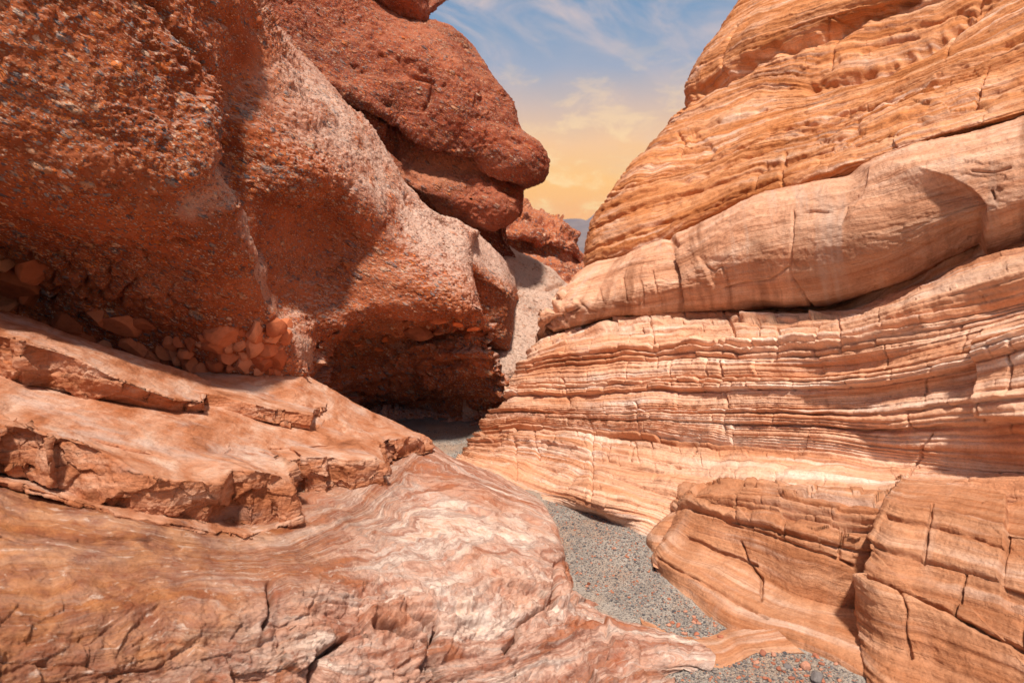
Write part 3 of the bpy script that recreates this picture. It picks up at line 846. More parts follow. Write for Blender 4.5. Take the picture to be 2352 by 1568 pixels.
h = h + right * 0.22 * np.clip(perlin(sf.s * 0.5, sf.bed_t * 3.1, sf.s * 0, 6) * 1.7, -1, 0.6)
hol = np.exp(-(((sf.px - 1960) / 120) ** 2 + ((sf.py - 840 + (sf.px - 1960) * 0.12) / 20) ** 2))
h = h - 0.14 * hol
h = h + crack(sf, [[(1665, 720), (1690, 780), (1668, 830), (1670, 900), (1680, 960), (1676, 1010)], [(1470, 930), (1475, 1010)], [(1358, 960), (1362, 1010), (1358, 1060), (1360, 1150)], [(1400, 1020), (1398, 1060)],
                   [(1185, 1010), (1188, 1100)], [(2265, 860), (2258, 900), (2262, 945)], [(2150, 990), (2120, 1040), (2075, 1110)], [(1590, 1050), (1620, 1010)], [(1455, 1020), (1452, 1060)],
                   [(1505, 750), (1500, 800), (1520, 850)], [(1230, 985), (1236, 1060)], [(1300, 870), (1310, 930)], [(1790, 760), (1800, 800), (1780, 830)], [(1935, 745), (1945, 790), (1932, 810)]],
              2.6, 0.05, 7, 31)
h = h + crack(sf, [[(1060, 1050), (1150, 1060), (1290, 1080), (1400, 1095), (1500, 1130), (1580, 1150)], [(1130, 1000), (1250, 1040), (1400, 1055), (1520, 1085)], [(1290, 1020), (1400, 1030), (1560, 1075)]], 3.0, 0.035, 5, 33)
# the wall steps out at the far right
stp = sstep(sf.px, 2258, 2270) * (1 - sstep(sf.py, 945, 960)) * sstep(sf.py, 740, 800)
h = h + 0.16 * stp
sf.push(h, n0)
sf.rnd = np.clip(r1 + (0.45 * np.exp(-(((sf.px - 1700) / 330) ** 2 + ((sf.py - 835) / 75) ** 2)) + 0.25 * np.exp(-(((sf.px - 1900) / 330) ** 2 + ((sf.py - 1075) / 40) ** 2))) * np.clip(0.8 + 1.0 * fbm(np.stack([sf.s * 0.8, sf.bed_t * 5, sf.s * 0], -1), 1.0, 3, seed=85), 0, 1.4), 0, 1)
sf.push(0.007 * fbm(sf.p, 9, 4, gain=0.6, seed=83))
sf.build('layered_band', M_LAYER, wall_r)

# the undercut ledge in front of it
rows = [
    [(1640, 1090, 7.0), (1560, 1105, 6.7), (1600, 1110, 6.5), (1700, 1112, 6.0), (1800, 1125, 5.65), (1900, 1132, 5.35), (1990, 1135, 5.15), (2100, 1150, 4.95)],
    [(1640, 1150, 6.9), (1575, 1152, 6.35), (1602, 1150, 5.98), (1692, 1140, 5.75), (1785, 1140, 5.5), (1885, 1150, 5.2), (1965, 1165, 4.98), (2080, 1180, 4.75)],
    [(1640, 1180, 6.9), (1566, 1165, 6.28), (1601, 1157, 5.9), (1690, 1175, 5.55), (1780, 1195, 5.22), (1880, 1215, 4.92), (1948, 1233, 4.79), (2080, 1250, 4.7)],
    [(1640, 1200, 6.8), (1538, 1200, 6.12), (1575, 1193, 5.8), (1680, 1222, 5.42), (1775, 1255, 5.08), (1870, 1285, 4.8), (1943, 1309, 4.75), (2080, 1330, 4.68)],
    [(1640, 1250, 6.8), (1520, 1235, 6.0), (1545, 1232, 5.72), (1660, 1280, 5.32), (1755, 1335, 5.02), (1860, 1378, 4.76), (1940, 1395, 4.74), (2080, 1400, 4.65)],
    [(1640, 1290, 6.6), (1507, 1262, 5.9), (1512, 1272, 5.57), (1605, 1330, 5.14), (1700, 1388, 4.76), (1850, 1436, 4.48), (1945, 1465, 4.32), (2080, 1490, 4.15)],
    [(1640, 1300, G), (1500, 1275, G), (1500, 1296, G), (1584, 1364, G), (1672, 1432, G), (1858, 1490, G), (1980, 1552, G), (2120, 1590, G)],
    [(1640, 1330, 5.4), (1500, 1300, 5.5), (1505, 1320, 5.55), (1590, 1390, 5.0), (1680, 1460, 4.6), (1862, 1520, 4.3), (1985, 1580, 4.05), (2125, 1620, 3.9)],
]
sf = Surf(rows)
n0 = sf.normals()
sf.bed_t = sf.t + 0.03 * fbm(sf.p, 0.8, 4, seed=91)
lay, r1 = layers(sf, sf.bed_t, sf.s, 0.05, 0.30, 19, block=(0.3, 1.2), out=0.06, groove=0.03, jointed=0.5, gw=0.012, jw=0.012)
top = (1 - sstep(sf.py - np.interp(sf.px, [1600, 1960], [1160, 1240]), 15, 45))
foot = 1 - sstep(sf.p[..., 2], 0.02, 0.22)
h = (0.04 * fbm(sf.p, 1.0, 4, seed=92) + lay * (0.12 + 1.2 * top) + 0.010 * fbm(sf.p, 3.5, 4, seed=95) + top * 0.05 * facets(sf.p, (4, 4, 7), 96, 0.8)) * (1 - 0.8 * foot)
h = h + crack(sf, [[(1510, 1282), (1570, 1315), (1660, 1360), (1760, 1420)], [(1700, 1245), (1720, 1290), (1750, 1330), (1750, 1380)], [(1590, 1170), (1690, 1205), (1800, 1240), (1900, 1275), (1960, 1300)],
                   [(1697, 1150), (1694, 1195)], [(1810, 1200), (1800, 1240)], [(1930, 1215), (1930, 1290)], [(1580, 1235), (1660, 1265), (1740, 1300)]], 2.8, 0.05, 3, 43)
sf.push(h, n0)
sf.push(0.008 * fbm(sf.p, 8, 4, gain=0.6, seed=93))
sf.build('undercut_ledge', M_LEDGE, wall_r)

# the small fin of rock at its corner
rows = [
    [(1660, 1120, 6.6), (1590, 1135, 6.3), (1570, 1150, 6.4), (1600, 1140, 7)],
    [(1640, 1150, 6.3), (1572, 1165, 6.12), (1550, 1170, 6.25), (1580, 1150, 7)],
    [(1610, 1200, 6.1), (1536, 1205, 5.98), (1510, 1200, 6.15), (1540, 1190, 6.9)],
    [(1570, 1250, 5.95), (1512, 1243, 5.9), (1487, 1233, 6.05), (1510, 1215, 6.7)],
    [(1560, 1290, G), (1508, 1272, G), (1484, 1252, G), (1500, 1225, G)],
]
sf = Surf(rows)
sf.push(0.02 * fbm(sf.p, 3, 4, seed=97) + 0.006 * fbm(sf.p, 14, 4, seed=98))
sf.build('fin', M_LEDGE, wall_r)

# the great block at the lower right
rows = [
    [(2160, 1050, 6.2), (2060, 1085, 5.6), (2070, 1085, 5.45), (2210, 1095, 5.1), (2352, 1108, 4.8), (2430, 1110, 4.65), (2800, 1140, 4.0)],
    [(2130, 1100, 5.9), (2035, 1120, 5.3), (2036, 1124, 5.05), (2175, 1150, 4.68), (2307, 1188, 4.34), (2420, 1200, 4.1), (2800, 1260, 3.4)],
    [(2110, 1130, 5.8), (2026, 1135, 5.2), (2029, 1136, 4.93), (2168, 1168, 4.55), (2302, 1203, 4.22), (2420, 1222, 3.97), (2800, 1295, 3.3)],
    [(2080, 1240, 5.6), (1985, 1236, 4.95), (1990, 1238, 4.68), (2142, 1284, 4.28), (2290, 1326, 3.95), (2420, 1365, 3.7), (2800, 1460, 3.05)],
    [(2060, 1310, 5.5), (1958, 1309, 4.8), (1962, 1312, 4.52), (2145, 1392, 4.05), (2310, 1462, 3.72), (2440, 1520, 3.45), (2800, 1640, 2.9)],
    [(2060, 1420, 5.4), (1962, 1418, 4.75), (1970, 1424, 4.45), (2155, 1520, 3.9), (2320, 1590, 3.55), (2450, 1650, 3.3), (2800, 1780, 2.8)],
    [(2080, 1560, 5.2), (1985, 1560, 4.6), (1994, 1570, G), (2165, 1690, G), (2340, 1780, G), (2480, 1850, G), (2800, 1980, G)],
    [(2080, 1640, 5.0), (1985, 1640, 4.2), (1994, 1650, 3.7), (2165, 1780, 3.1), (2340, 1880, 2.7), (2480, 1960, 2.5), (2800, 2080, 2.3)],
]
rows = [[(x, y, d if (d == 'g' or k < 2) else d - 0.09) for k, (x, y, d) in enumerate(r)] for r in rows]
sf = Surf(rows, crow=linear)
n0 = sf.normals()
sf.bed_t = sf.t + 0.05 * sf.s + 0.03 * fbm(sf.p, 0.8, 4, seed=101)
h = 0.012 * fbm(sf.p, 1.1, 4, seed=102) + 0.008 * fbm(sf.p, 4, 4, seed=108) + 0.008 * np.clip(perlin(sf.s * 0.4, sf.bed_t * 22, sf.s * 0, 7) * 1.6, -1, 0.5) + 0.03 * facets(sf.p, (1.3, 1.3, 2.2), 107, 0.5)
# the lower part has slipped out along the long slanting crack
lo1 = sstep(sf.py - np.interp(sf.px, [1960, 2040, 2150, 2352, 2800], [1309, 1335, 1388, 1490, 1700]), -3, 4)
hi1 = 1 - sstep(sf.py - np.interp(sf.px, [1985, 2140, 2291, 2420, 2800], [1238, 1282, 1324, 1365, 1460]), -3, 4)
h = h - 0.05 * (1 - lo1) + 0.035 * hi1
rt = sstep(sf.px - np.interp(sf.py, [1190, 1260, 1330], [2310, 2300, 2290]), -3, 3) * (sf.py < 1400)
h = h - 0.06 * rt
h = h + crack(sf, [[(1960, 1309), (2040, 1335), (2150, 1388), (2240, 1440), (2352, 1495), (2500, 1570)]], 4.5, 0.16, 2, 50)
h = h + crack(sf, [[(1985, 1238), (2070, 1262), (2140, 1282), (2291, 1324)], [(2310, 1190), (2304, 1240), (2290, 1322)], [(2065, 1350), (2085, 1400), (2080, 1450), (2095, 1510)], [(2030, 1180), (2150, 1205), (2300, 1250)],
                   [(2340, 1360), (2336, 1480)], [(2140, 1150), (2120, 1280)], [(2210, 1300), (2190, 1400)]], 3.0, 0.05, 2, 51)
sf.push(h, n0)
sf.push(0.008 * fbm(sf.p, 9, 5, gain=0.6, seed=103))
sf.build('corner_block', M_LEDGE, wall_r)

# ------------------------------------------------------------------ conglomerate cliff on the left


def pebbled(sf, amp, freq, seed, keep=0.5):
    """rounded stones standing out of the rock"""
    q = sf.p * freq
    q = q + 0.35 * np.stack([fbm(sf.p, 5, 2, seed=seed + k) for k in range(3)], -1)
    f1, f2, idn = worley(q[..., 0], q[..., 1], q[..., 2] * 1.4, seed)
    return amp * np.where(idn < keep, np.sqrt(np.clip(1 - (f1 / 0.5) ** 2, 0, 1)), 0) * (0.4 + idn)


def rough(sf, seed, big=0.12, peb=0.02, pits=0.05, beds=0.03):
    h = big * fbm(sf.p, 0.6, 4, seed=seed) + 0.028 * fbm(sf.p, 3.2, 5, gain=0.62, seed=seed + 1)
    # slanting beds
    tb = sf.p[..., 2] + 0.42 * sf.p[..., 0] + 0.12 * sf.p[..., 1] + 0.08 * fbm(sf.p, 1.0, 3, seed=seed + 2)
    sf.bed_t = tb
    bm_ = 0.25 + 0.75 * sstep(fbm(sf.p, 0.7, 3, seed=seed + 9), -0.1, 0.5)
    h = h + bm_ * (beds * np.clip(1.6 * perlin(sf.p[..., 0] * 0.7, tb * 4.0, sf.p[..., 1] * 0.7, seed + 3), -1, 0.5) + 0.5 * beds * np.clip(1.6 * perlin(sf.p[..., 0] * 1.5, tb * 11.0, sf.p[..., 1] * 1.5, seed + 4), -1, 0.5))
    h = h - pits * sstep(fbm(sf.p, 2.2, 4, seed=seed + 5), 0.45, 0.9)
    peb = peb * (0.25 + 1.0 * sstep(fbm(sf.p, 0.9, 3, seed=seed + 12), -0.25, 0.45))
    h = h + pebbled(sf, peb * 1.9, 4.2, seed + 11, 0.14) + pebbled(sf, peb * 1.1, 7.0, seed + 6, 0.3) + pebbled(sf, peb * 0.9, 13.0, seed + 8, 0.45) + pebbled(sf, peb * 0.6, 22.0, seed + 7, 0.55)
    return h


cliff = thing('conglomerate_cliff', 'brown pebbly rock cliff with bulging noses above a dark hollow, left of the wash',
              'rock cliff', P(700, 860, 7.4))
rows = [
    [(-500, -900, 7.5), (0, -700, 8.2), (250, -480, 8.8), (500, -250, 9.6), (620, 20, 11.0), (690, 120, 11.4), (840, 300, 11.6), (960, 470, 11.8), (1050, 530, 12.2), (1090, 545, 12.8), (1080, 550, 14)],
    [(-500, -600, 3.9), (0, -400, 4.55), (250, -260, 5.35), (500, -110, 6.7), (612, 45, 8.4), (687, 165, 9.0), (834, 283, 9.5), (955, 445, 10.1), (1050, 505, 10.8), (1102, 535, 11.6), (1090, 540, 13.5)],
    [(-500, -250, 3.8), (0, -120, 4.45), (250, -40, 5.15), (500, 50, 6.3), (578, 150, 7.3), (705, 262, 8.1), (835, 360, 8.8), (935, 465, 9.5), (1030, 522, 10.2), (1092, 552, 11.0), (1080, 556, 13)],
    [(-500, 60, 3.85), (0, 130, 4.48), (250, 200, 5.08), (485, 235, 5.98), (525, 265, 6.75), (690, 360, 7.4), (800, 430, 7.95), (905, 510, 8.9), (1025, 562, 9.6), (1088, 585, 10.6), (1075, 588, 12.6)],
    [(-500, 250, 3.95), (0, 300, 4.52), (250, 350, 5.03), (478, 370, 5.8), (505, 385, 6.7), (660, 425, 7.2), (775, 462, 7.95), (890, 550, 8.65), (1040, 600, 9.3), (1090, 618, 10.2), (1075, 620, 12.2)],
    [(-500, 430, 4.2), (0, 440, 4.75), (250, 460, 5.15), (455, 490, 5.76), (540, 480, 6.5), (636, 500, 7.45), (758, 525, 8.35), (880, 600, 8.6), (1060, 638, 9.1), (1098, 650, 9.9), (1085, 655, 12)],
    [(-500, 520, 4.75), (0, 535, 5.35), (250, 545, 5.5), (460, 552, 5.88), (592, 565, 6.5), (638, 600, 7.5), (752, 605, 8.4), (880, 650, 8.5), (1076, 675, 9.0), (1106, 682, 9.8), (1090, 690, 12)],
    [(-500, 620, 5.5), (0, 630, 6.2), (250, 660, 6.15), (470, 672, 6.3), (602, 670, 6.7), (650, 690, 7.5), (752, 680, 8.3), (885, 690, 8.5), (1088, 702, 9.0), (1111, 706, 9.7), (1095, 715, 12)],
    [(-500, 720, 6.2), (0, 720, 6.9), (220, 770, 6.8), (430, 790, 6.8), (610, 770, 6.95), (675, 765, 7.35), (735, 752, 8.0), (868, 722, 8.6), (1092, 716, 9.05), (1113, 735, 9.7), (1100, 740, 12)],
    [(-500, 860, 6.6), (0, 840, 7.2), (200, 860, 7.1), (400, 900, 7.2), (610, 900, 7.3), (690, 862, 7.5), (728, 800, 8.2), (865, 742, 9.1), (1090, 728, 9.6), (1110, 748, 10.2), (1100, 755, 12)],
    [(-500, 1000, 6.9), (0, 960, 7.4), (200, 960, 7.4), (400, 990, 7.5), (610, 990, 7.6), (705, 940, 7.9), (745, 830, 9.0), (860, 762, 10), (1085, 745, 10.6), (1105, 765, 11), (1100, 775, 12.4)],
]
rows = [wider(r) for r in rows]
sf = Surf(rows)
n0 = sf.normals()
h = rough(sf, 201, big=0.15, peb=0.032, pits=0.07, beds=0.03)
gx_ = np.interp(sf.py, [100, 190, 260, 330, 390, 440, 490, 560, 640, 720, 800], [560, 545, 520, 505, 505, 525, 560, 600, 615, 640, 690]) + 10 * fbm(np.stack([sf.px, sf.py, sf.px * 0], -1), 1 / 60., 3, seed=5)
h = h - 0.22 * np.exp(-np.clip(np.where(sf.px > gx_, (sf.px - gx_) / 46, (gx_ - sf.px) / 15), 0, 9) ** 1.5) * sstep(sf.py, 90, 220) * (1 - sstep(sf.py, 700, 800))
h = h + 0.10 * np.exp(-(((sf.px - gx_ + 62) / 45) ** 2)) * sstep(sf.py, 150, 260) * (1 - sstep(sf.py, 480, 560))
h = h + crack(sf, [[(330, -10), (385, 70), (440, 110), (510, 175)], [(470, 400), (490, 370)]], 9.0, 0.13, 10, 61)
h = h + crack(sf, [[(640, 500), (625, 560), (622, 620), (628, 680)], [(600, 590), (625, 660), (640, 700)], [(815, 440), (770, 470), (705, 480), (650, 470)], [(200, 540), (290, 552), (400, 545), (450, 555)]], 5.0, 0.06, 8, 62)
# hollowed, cobble-strewn ground under the first nose
cave = np.exp(-(((sf.px - 150) / 260) ** 2 + ((sf.py - 650) / 70) ** 2))
f1, f2, idn = worley(sf.p[..., 0] * 5, sf.p[..., 1] * 5, sf.p[..., 2] * 6, 77)
h = h + cave * (0.16 * (idn - 0.75) - 0.1 * np.exp(-((f2 - f1) / 0.15) ** 2))
# smooth hollow below the lip of the second nose
sm = np.exp(-(((sf.px - 720) / 75) ** 2 + ((sf.py - 560) / 90) ** 2))
h = h * (1 - 0.6 * sm) - 0.12 * sm
# pale water-worn rock along the shoulder and down the gutter between the noses
def near_line(sf, ln):
    jx = sf.px + 22 * fbm(np.stack([sf.px, sf.py, sf.px * 0], -1), 1 / 70.0, 4, seed=64)
    jy = sf.py + 22 * fbm(np.stack([sf.px, sf.py, sf.px * 0 + 9], -1), 1 / 70.0, 4, seed=65)
    best = np.full_like(jx, 1e9)
    for (x0, y0), (x1, y1) in zip(ln[:-1], ln[1:]):
        dx, dy = x1 - x0, y1 - y0
        t = np.clip(((jx - x0) * dx + (jy - y0) * dy) / (dx * dx + dy * dy), 0, 1)
        best = np.minimum(best, np.hypot(jx - x0 - t * dx, jy - y0 - t * dy))
    return best


bl = fbm(sf.p, 2.4, 5, gain=0.62, seed=66)
worn = np.maximum(np.exp(-(near_line(sf, [(660, 190), (740, 260), (820, 320), (890, 430), (960, 495), (1040, 540), (1110, 570)]) / np.interp(sf.px, [650, 800, 1000], [60, 88, 95])) ** 2) * np.interp(sf.px, [620, 760, 900, 1080], [0.55, 0.8, 1.0, 1.0]) * np.clip(0.95 + 0.8 * bl, 0.2, 1.1),
                  0.75 * np.exp(-(near_line(sf, [(540, 500), (590, 560), (618, 640), (650, 730), (715, 830)]) / 26) ** 2))
worn = np.maximum(worn, 0.6 * np.exp(-(near_line(sf, [(420, 470), (470, 440), (500, 400)]) / 30) ** 2))
sandy = np.maximum(0.9 * np.exp(-(((sf.px - 800) / 190) ** 2 + ((sf.py - 600) / 130) ** 2)), 0.55 * np.exp(-(((sf.px - 330) / 240) ** 2 + ((sf.py - 640) / 60) ** 2)))
sandy = np.clip(sandy * (1 + 0.5 * fbm(sf.p, 1.6, 4, seed=67)), 0, 1) * (1 - worn)
sf.rnd = 0.5 + 0.5 * np.clip(worn, 0, 1) - 0.5 * sandy
h = h * (1 - 0.45 * worn - 0.5 * sandy)
sf.push(h, n0)
sf.push((1 - 0.5 * worn) * 0.010 * fbm(sf.p, 14, 4, gain=0.65, seed=214))
sf.build('cliff_face', M_CONG, cliff)
face_sf = sf

# the dark hollow under the second nose
rows = [
    [(680, 850, 7.3), (722, 790, 8.1), (800, 735, 8.7), (900, 712, 9.0), (1000, 704, 9.05), (1085, 706, 9.15), (1112, 722, 9.7), (1130, 760, 10.8)],
    [(690, 860, 7.6), (735, 800, 8.7), (815, 752, 9.4), (905, 735, 9.7), (1000, 728, 9.75), (1090, 730, 9.55), (1117, 755, 9.85), (1140, 780, 11)],
    [(700, 870, 8.0), (750, 815, 9.5), (830, 780, 10.3), (915, 768, 10.6), (1000, 765, 10.5), (1085, 768, 9.95), (1122, 785, 10.0), (1150, 800, 11.2)],
    [(715, 885, 8.4), (775, 850, 10.0), (845, 830, 10.7), (925, 815, 10.75), (1000, 805, 10.4), (1080, 805, 9.85), (1138, 818, 10.0), (1165, 825, 11.3)],
    [(730, 900, 8.8), (795, 885, 10.4), (860, 880, 10.9), (935, 870, 10.85), (1010, 858, 10.5), (1085, 850, 10.0), (1150, 855, 10.1), (1180, 855, 11.4)],
    [(750, 930, 9.2), (815, 915, 10.9), (875, 915, 11.5), (945, 910, 11.5), (1020, 900, 11.0), (1090, 888, 10.4), (1160, 890, 10.3), (1190, 885, 11.5)],
    [(780, 960, 9.6), (840, 945, 11.2), (900, 950, 11.8), (960, 948, 11.7), (1030, 940, 11.3), (1095, 930, 10.8), (1158, 922, 10.6), (1190, 915, 11.6)],
    [(790, 1010, G), (860, 1000, G), (910, 980, G), (970, 974, G), (1040, 970, G), (1100, 967, G), (1150, 962, G), (1190, 950, G)],
    [(790, 1030, 9), (860, 1030, 9.5), (910, 1010, 10), (970, 1000, 10.3), (1040, 990, 10.5), (1100, 985, 10.7), (1150, 980, 10.9), (1190, 970, 11)],
]
rows = [r[:-1] + [(r[-2][0] - 12, r[-2][1], G if r[-2][2] == G else r[-2][2] + 1.6)] for r in rows]
sf = Surf(rows, step=2.0)
n0 = sf.normals()
h = 0.10 * fbm(sf.p, 1.0, 4, seed=231) + 0.03 * fbm(sf.p, 4, 4, seed=232)
sf.bed_t = sf.t + 0.05 * fbm(sf.p, 1, 3, seed=233)
h = h + 0.11 * np.clip(1.7 * perlin(sf.s * 0.5, sf.bed_t * 2.6, sf.s * 0, 234), -1, 0.6) + 0.06 * np.clip(1.7 * perlin(sf.s * 0.9, sf.bed_t * 6.5, sf.s * 0, 235), -1, 0.6)
h = h + pebbled(sf, 0.07, 5.0, 236, 0.5) + pebbled(sf, 0.04, 10.0, 237, 0.6) + 0.12 * facets(sf.p, (1.5, 1.5, 4.5), 238, 0.8)
sf.push(h, n0)
sf.build('hollow', M_CONG, cliff)
hollow_sf = sf

# the boxy nose behind it
rows = [
    [(1040, 495, 12.6), (1085, 515, 12.8), (1145, 560, 13.2), (1184, 598, 13.6), (1230, 660, 15.0)],
    [(1055, 545, 11.4), (1090, 560, 11.5), (1148, 605, 11.9), (1192, 642, 12.4), (1222, 680, 14.0)],
    [(1070, 600, 10.6), (1089, 606, 10.5), (1147, 641, 10.8), (1199, 674, 11.3), (1218, 690, 13.5)],
    [(1075, 640, 10.9), (1096, 645, 10.7), (1150, 665, 10.9), (1200, 694, 11.4), (1215, 705, 13.4)],
    [(1085, 700, 11.2), (1108, 705, 10.9), (1155, 722, 11.1), (1198, 742, 11.5), (1212, 750, 13.3)],
    [(1095, 765, 11.3), (1116, 768, 11.1), (1155, 782, 11.3), (1194, 795, 11.7), (1208, 800, 13.3)],
    [(1100, 790, 12.0), (1122, 795, 11.8), (1155, 805, 12.0), (1190, 812, 12.4), (1205, 820, 13.5)],
]
rows = [[(x - 16 - 14 * max(0.0, (x - 1100) / 100), y, d) for x, y, d in r] for r in rows]
sf = Surf(rows, step=2.0)
n0 = sf.normals()
h = rough(sf, 251, big=0.06, peb=0.016, pits=0.02, beds=0.02)
sf.rnd = 0.5 + 0.45 * (1 - sstep(sf.py - np.interp(sf.px, [1089, 1147, 1199], [606, 641, 674]), -14, 6))
sf.push(h, n0)
sf.build('boxy_nose', M_CONG, cliff)


def rock_shape(seed, facets=14, squash=(1, 1, 1), sub=3, rough_=0.04, dmin=0.62, dmax=0.95):
    """an angular stone: a ball cut by random planes and roughened; radius about 1"""
    rs = np.random.RandomState(seed)
    bm = bmesh.new()
    bmesh.ops.create_icosphere(bm, subdivisions=sub, radius=1.0)
    v = np.array([x.co for x in bm.verts])
    f = np.array([[q.index for q in fc.verts] for fc in bm.faces])
    bm.free()
    n = rs.normal(size=(facets, 3)); n /= np.linalg.norm(n, axis=1)[:, None]
    d = dmin + (dmax - dmin) * rs.rand(facets)
    for _ in range(2):
        for k in range(facets):
            e = np.maximum(v @ n[k] - d[k], 0)
            v = v - e[:, None] * n[k] * 0.93
    v = v * (1 + rough_ * fbm(v + seed, 1.6, 3, seed=seed)[:, None])
    return v * np.array(squash), f


def rot_matrix(rx, ry, rz):
    cx, sx, cy, sy, cz, sz = math.cos(rx), math.sin(rx), math.cos(ry), math.sin(ry), math.cos(rz), math.sin(rz)
    return np.array([[cz, -sz, 0], [sz, cz, 0], [0, 0, 1]]) @ np.array([[cy, 0, sy], [0, 1, 0], [-sy, 0, cy]]) @ np.array([[1, 0, 0], [0, cx, -sx], [0, sx, cx]])


def put_stone(name, mat, center, size, seed, rot=(0, 0, 0), squash=(1, 1, 0.7), parent=None, sub=3, facets=14, rough_=0.05, dmin=0.62, dmax=0.95, smooth=True):
    v, f = rock_shape(seed, facets, squash, sub, rough_, dmin, dmax)
    v = (v * size) @ rot_matrix(*rot).T
    r = np.zeros((len(v), 3)); r[:, 2] = (seed * 0.6180339) % 1
    if parent is None:
        o = mesh_object(name, v, f, mat, None, {'bed': r})
        o.location = [float(c) for c in center]
        return o
    return mesh_object(name, v + np.asarray(center), f, mat, parent, {'bed': r}, smooth=smooth)


# angular blocks cemented into the foot of the cliff
rs = np.random.RandomState(12)
spots = []
for k in range(900):
    u = rs.rand(); v_ = rs.rand()
    x = 380 + 275 * u
    y0 = 778 - 36 * u
    y = y0 + v_ * (872 - y0)
    if not any(abs(x - a) < 20 and abs(y - b) < 18 for a, b in spots):
        spots.append((x, y))
for k, (x, y) in enumerate(spots[:78]):
    sz = 0.075 + 0.085 * rs.rand() ** 1.6
    c = on(face_sf, x, y, sz * 0.5)
    put_stone('cemented_block', M_RUBBLE, c, sz, 300 + k,
              (rs.rand() * 0.8, rs.rand() * 0.8, rs.rand() * 6), (1, 0.85, 0.8 + 0.4 * rs.rand()), cliff, 5, 8, 0.03, 0.52, 0.78, smooth=False)
for k, (x, y, sz, rz) in enumerate([(40, 640, 0.25, .3), (95, 612, 0.19, 1.2), (78, 680, 0.18, 2.2), (8, 600, 0.14, .9), (190, 770, 0.24, 1.9), (275, 745, 0.2, 2.7), (310, 790, 0.15, .5),
                                    (150, 735, 0.17, 2.5), (240, 800, 0.16, 1.1), (340, 820, 0.13, 3.1), (120, 750, 0.15, 4.0), (10, 690, 0.2, 5.0), (225, 725, 0.13, .6), (330, 745, 0.12, 1.6)]):
    put_stone('cemented_block', M_RUBBLE, on(face_sf, x, y, sz * 0.35), sz, 360 + k, (0.4 * k, 0.5, rz), (1, 0.75, 1.15), cliff, 5, 8, 0.02, 0.46, 0.7, smooth=False)
for k, (x, y, sz, dm) in enumerate([(1000, 731, 0.13, .85), (958, 762, 0.20, .8), (1050, 745, 0.09, .7), (840, 752, 0.08, .7), (880, 748, 0.07, .7), (1085, 752, 0.08, .7), (1012, 762, 0.09, .7), (890, 778, 0.09, .7),
                                    (1075, 770, 0.07, .7), (930, 740, 0.05, .7), (870, 800, 0.07, .6), (820, 790, 0.06, .6), (1000, 790, 0.06, .6), (1040, 775, 0.07, .6), (910, 830, 0.06, .6)]):
    put_stone('embedded_cobble', M_COBBLE, on(hollow_sf, x, y, sz * 0.3), sz, 380 + k, (0.2, 0.25, 0.6 * k), (1.35, 1, 0.62), cliff, 4, 9, 0.07, dm * 0.75, dm + 0.1)

# ------------------------------------------------------------------ the red cliff above and behind
red = thing('red_cliff', 'dark red overhanging cliff with a rounded brow jutting into the sky', 'rock cliff', P(1150, 600, 15))
rows = [
    [(300, -500, 14), (560, -380, 15), (720, -300, 16), (850, -230, 17), (930, -160, 18), (990, -90, 19), (1060, -30, 20)],
    [(300, -220, 10.4), (500, -140, 11.4), (660, -90, 12.4), (790, -40, 13.3), (880, 0, 14.2), (945, 25, 15), (977, 43, 16)],
    [(300, -40, 10), (480, 0, 10.9), (645, 20, 11.8), (780, 50, 12.5), (900, 60, 13.2), (990, 66, 13.9), (1037, 71, 15)],
    [(300, 40, 9.9), (480, 70, 10.8), (650, 105, 11.6), (790, 120, 12.2), (920, 125, 12.7), (1030, 116, 13.3), (1090, 112, 14.6)],
    [(300, 70, 9.9), (500, 100, 10.8), (670, 150, 11.5), (795, 180, 12.05), (920, 195, 12.45), (1050, 180, 12.9), (1140, 184, 14.2)],
    [(300, 100, 10.0), (520, 125, 10.9), (682, 172, 11.55), (800, 215, 12.0), (910, 255, 12.4), (1070, 250, 12.7), (1182, 240, 14.0)],
    [(300, 130, 10.5), (530, 150, 11.2), (690, 190, 11.7), (805, 228, 12.1), (890, 275, 12.5), (1070, 305, 12.75), (1196, 290, 14.0)],
    [(300, 150, 11.0), (540, 170, 11.6), (700, 205, 12.1), (812, 245, 12.5), (890, 300, 12.8), (1060, 338, 13.05), (1200, 345, 14.2)],
    [(320, 190, 11.3), (570, 210, 11.9), (740, 245, 12.35), (830, 285, 12.7), (900, 335, 12.95), (1040, 372, 13.2), (1204, 385, 14.3)],
    [(340, 220, 11.4), (610, 245, 11.9), (770, 285, 12.3), (850, 325, 12.6), (930, 390, 12.8), (1050, 412, 13.1), (1202, 425, 14.2)],
    [(360, 250, 11.4), (640, 275, 11.8), (790, 310, 12.25), (890, 380, 12.5), (960, 435, 12.7), (1060, 455, 13.0), (1201, 460, 14.1)],
    [(380, 280, 11.9), (680, 310, 12.3), (820, 350, 12.8), (905, 415, 13.1), (985, 472, 13.3), (1080, 495, 13.5), (1193, 502, 14.4)],
    [(400, 330, 12.8), (720, 360, 13.2), (850, 395, 13.6), (940, 455, 13.9), (1010, 510, 14.0), (1100, 540, 14.1), (1182, 545, 14.8)],
    [(400, 420, 13.2), (740, 430, 13.6), (880, 460, 14.1), (970, 510, 14.2), (1040, 560, 14.4), (1120, 590, 14.5), (1190, 600, 15.2)],
    [(400, 600, 13.4), (760, 600, 13.8), (900, 600, 14.3), (990, 620, 14.6), (1060, 650, 14.8), (1140, 680, 15), (1210, 690, 15.6)],
]
rows = [r[:-1] + [tuple(0.45 * a + 0.55 * b for a, b in zip(r[-2], r[-1]))] + r[-1:] for r in rows]
rows[6][6:] = [(1140, 290, 13.1), (1200, 297, 13.9)]
brow = [list(rows[7]) for _ in range(3)]
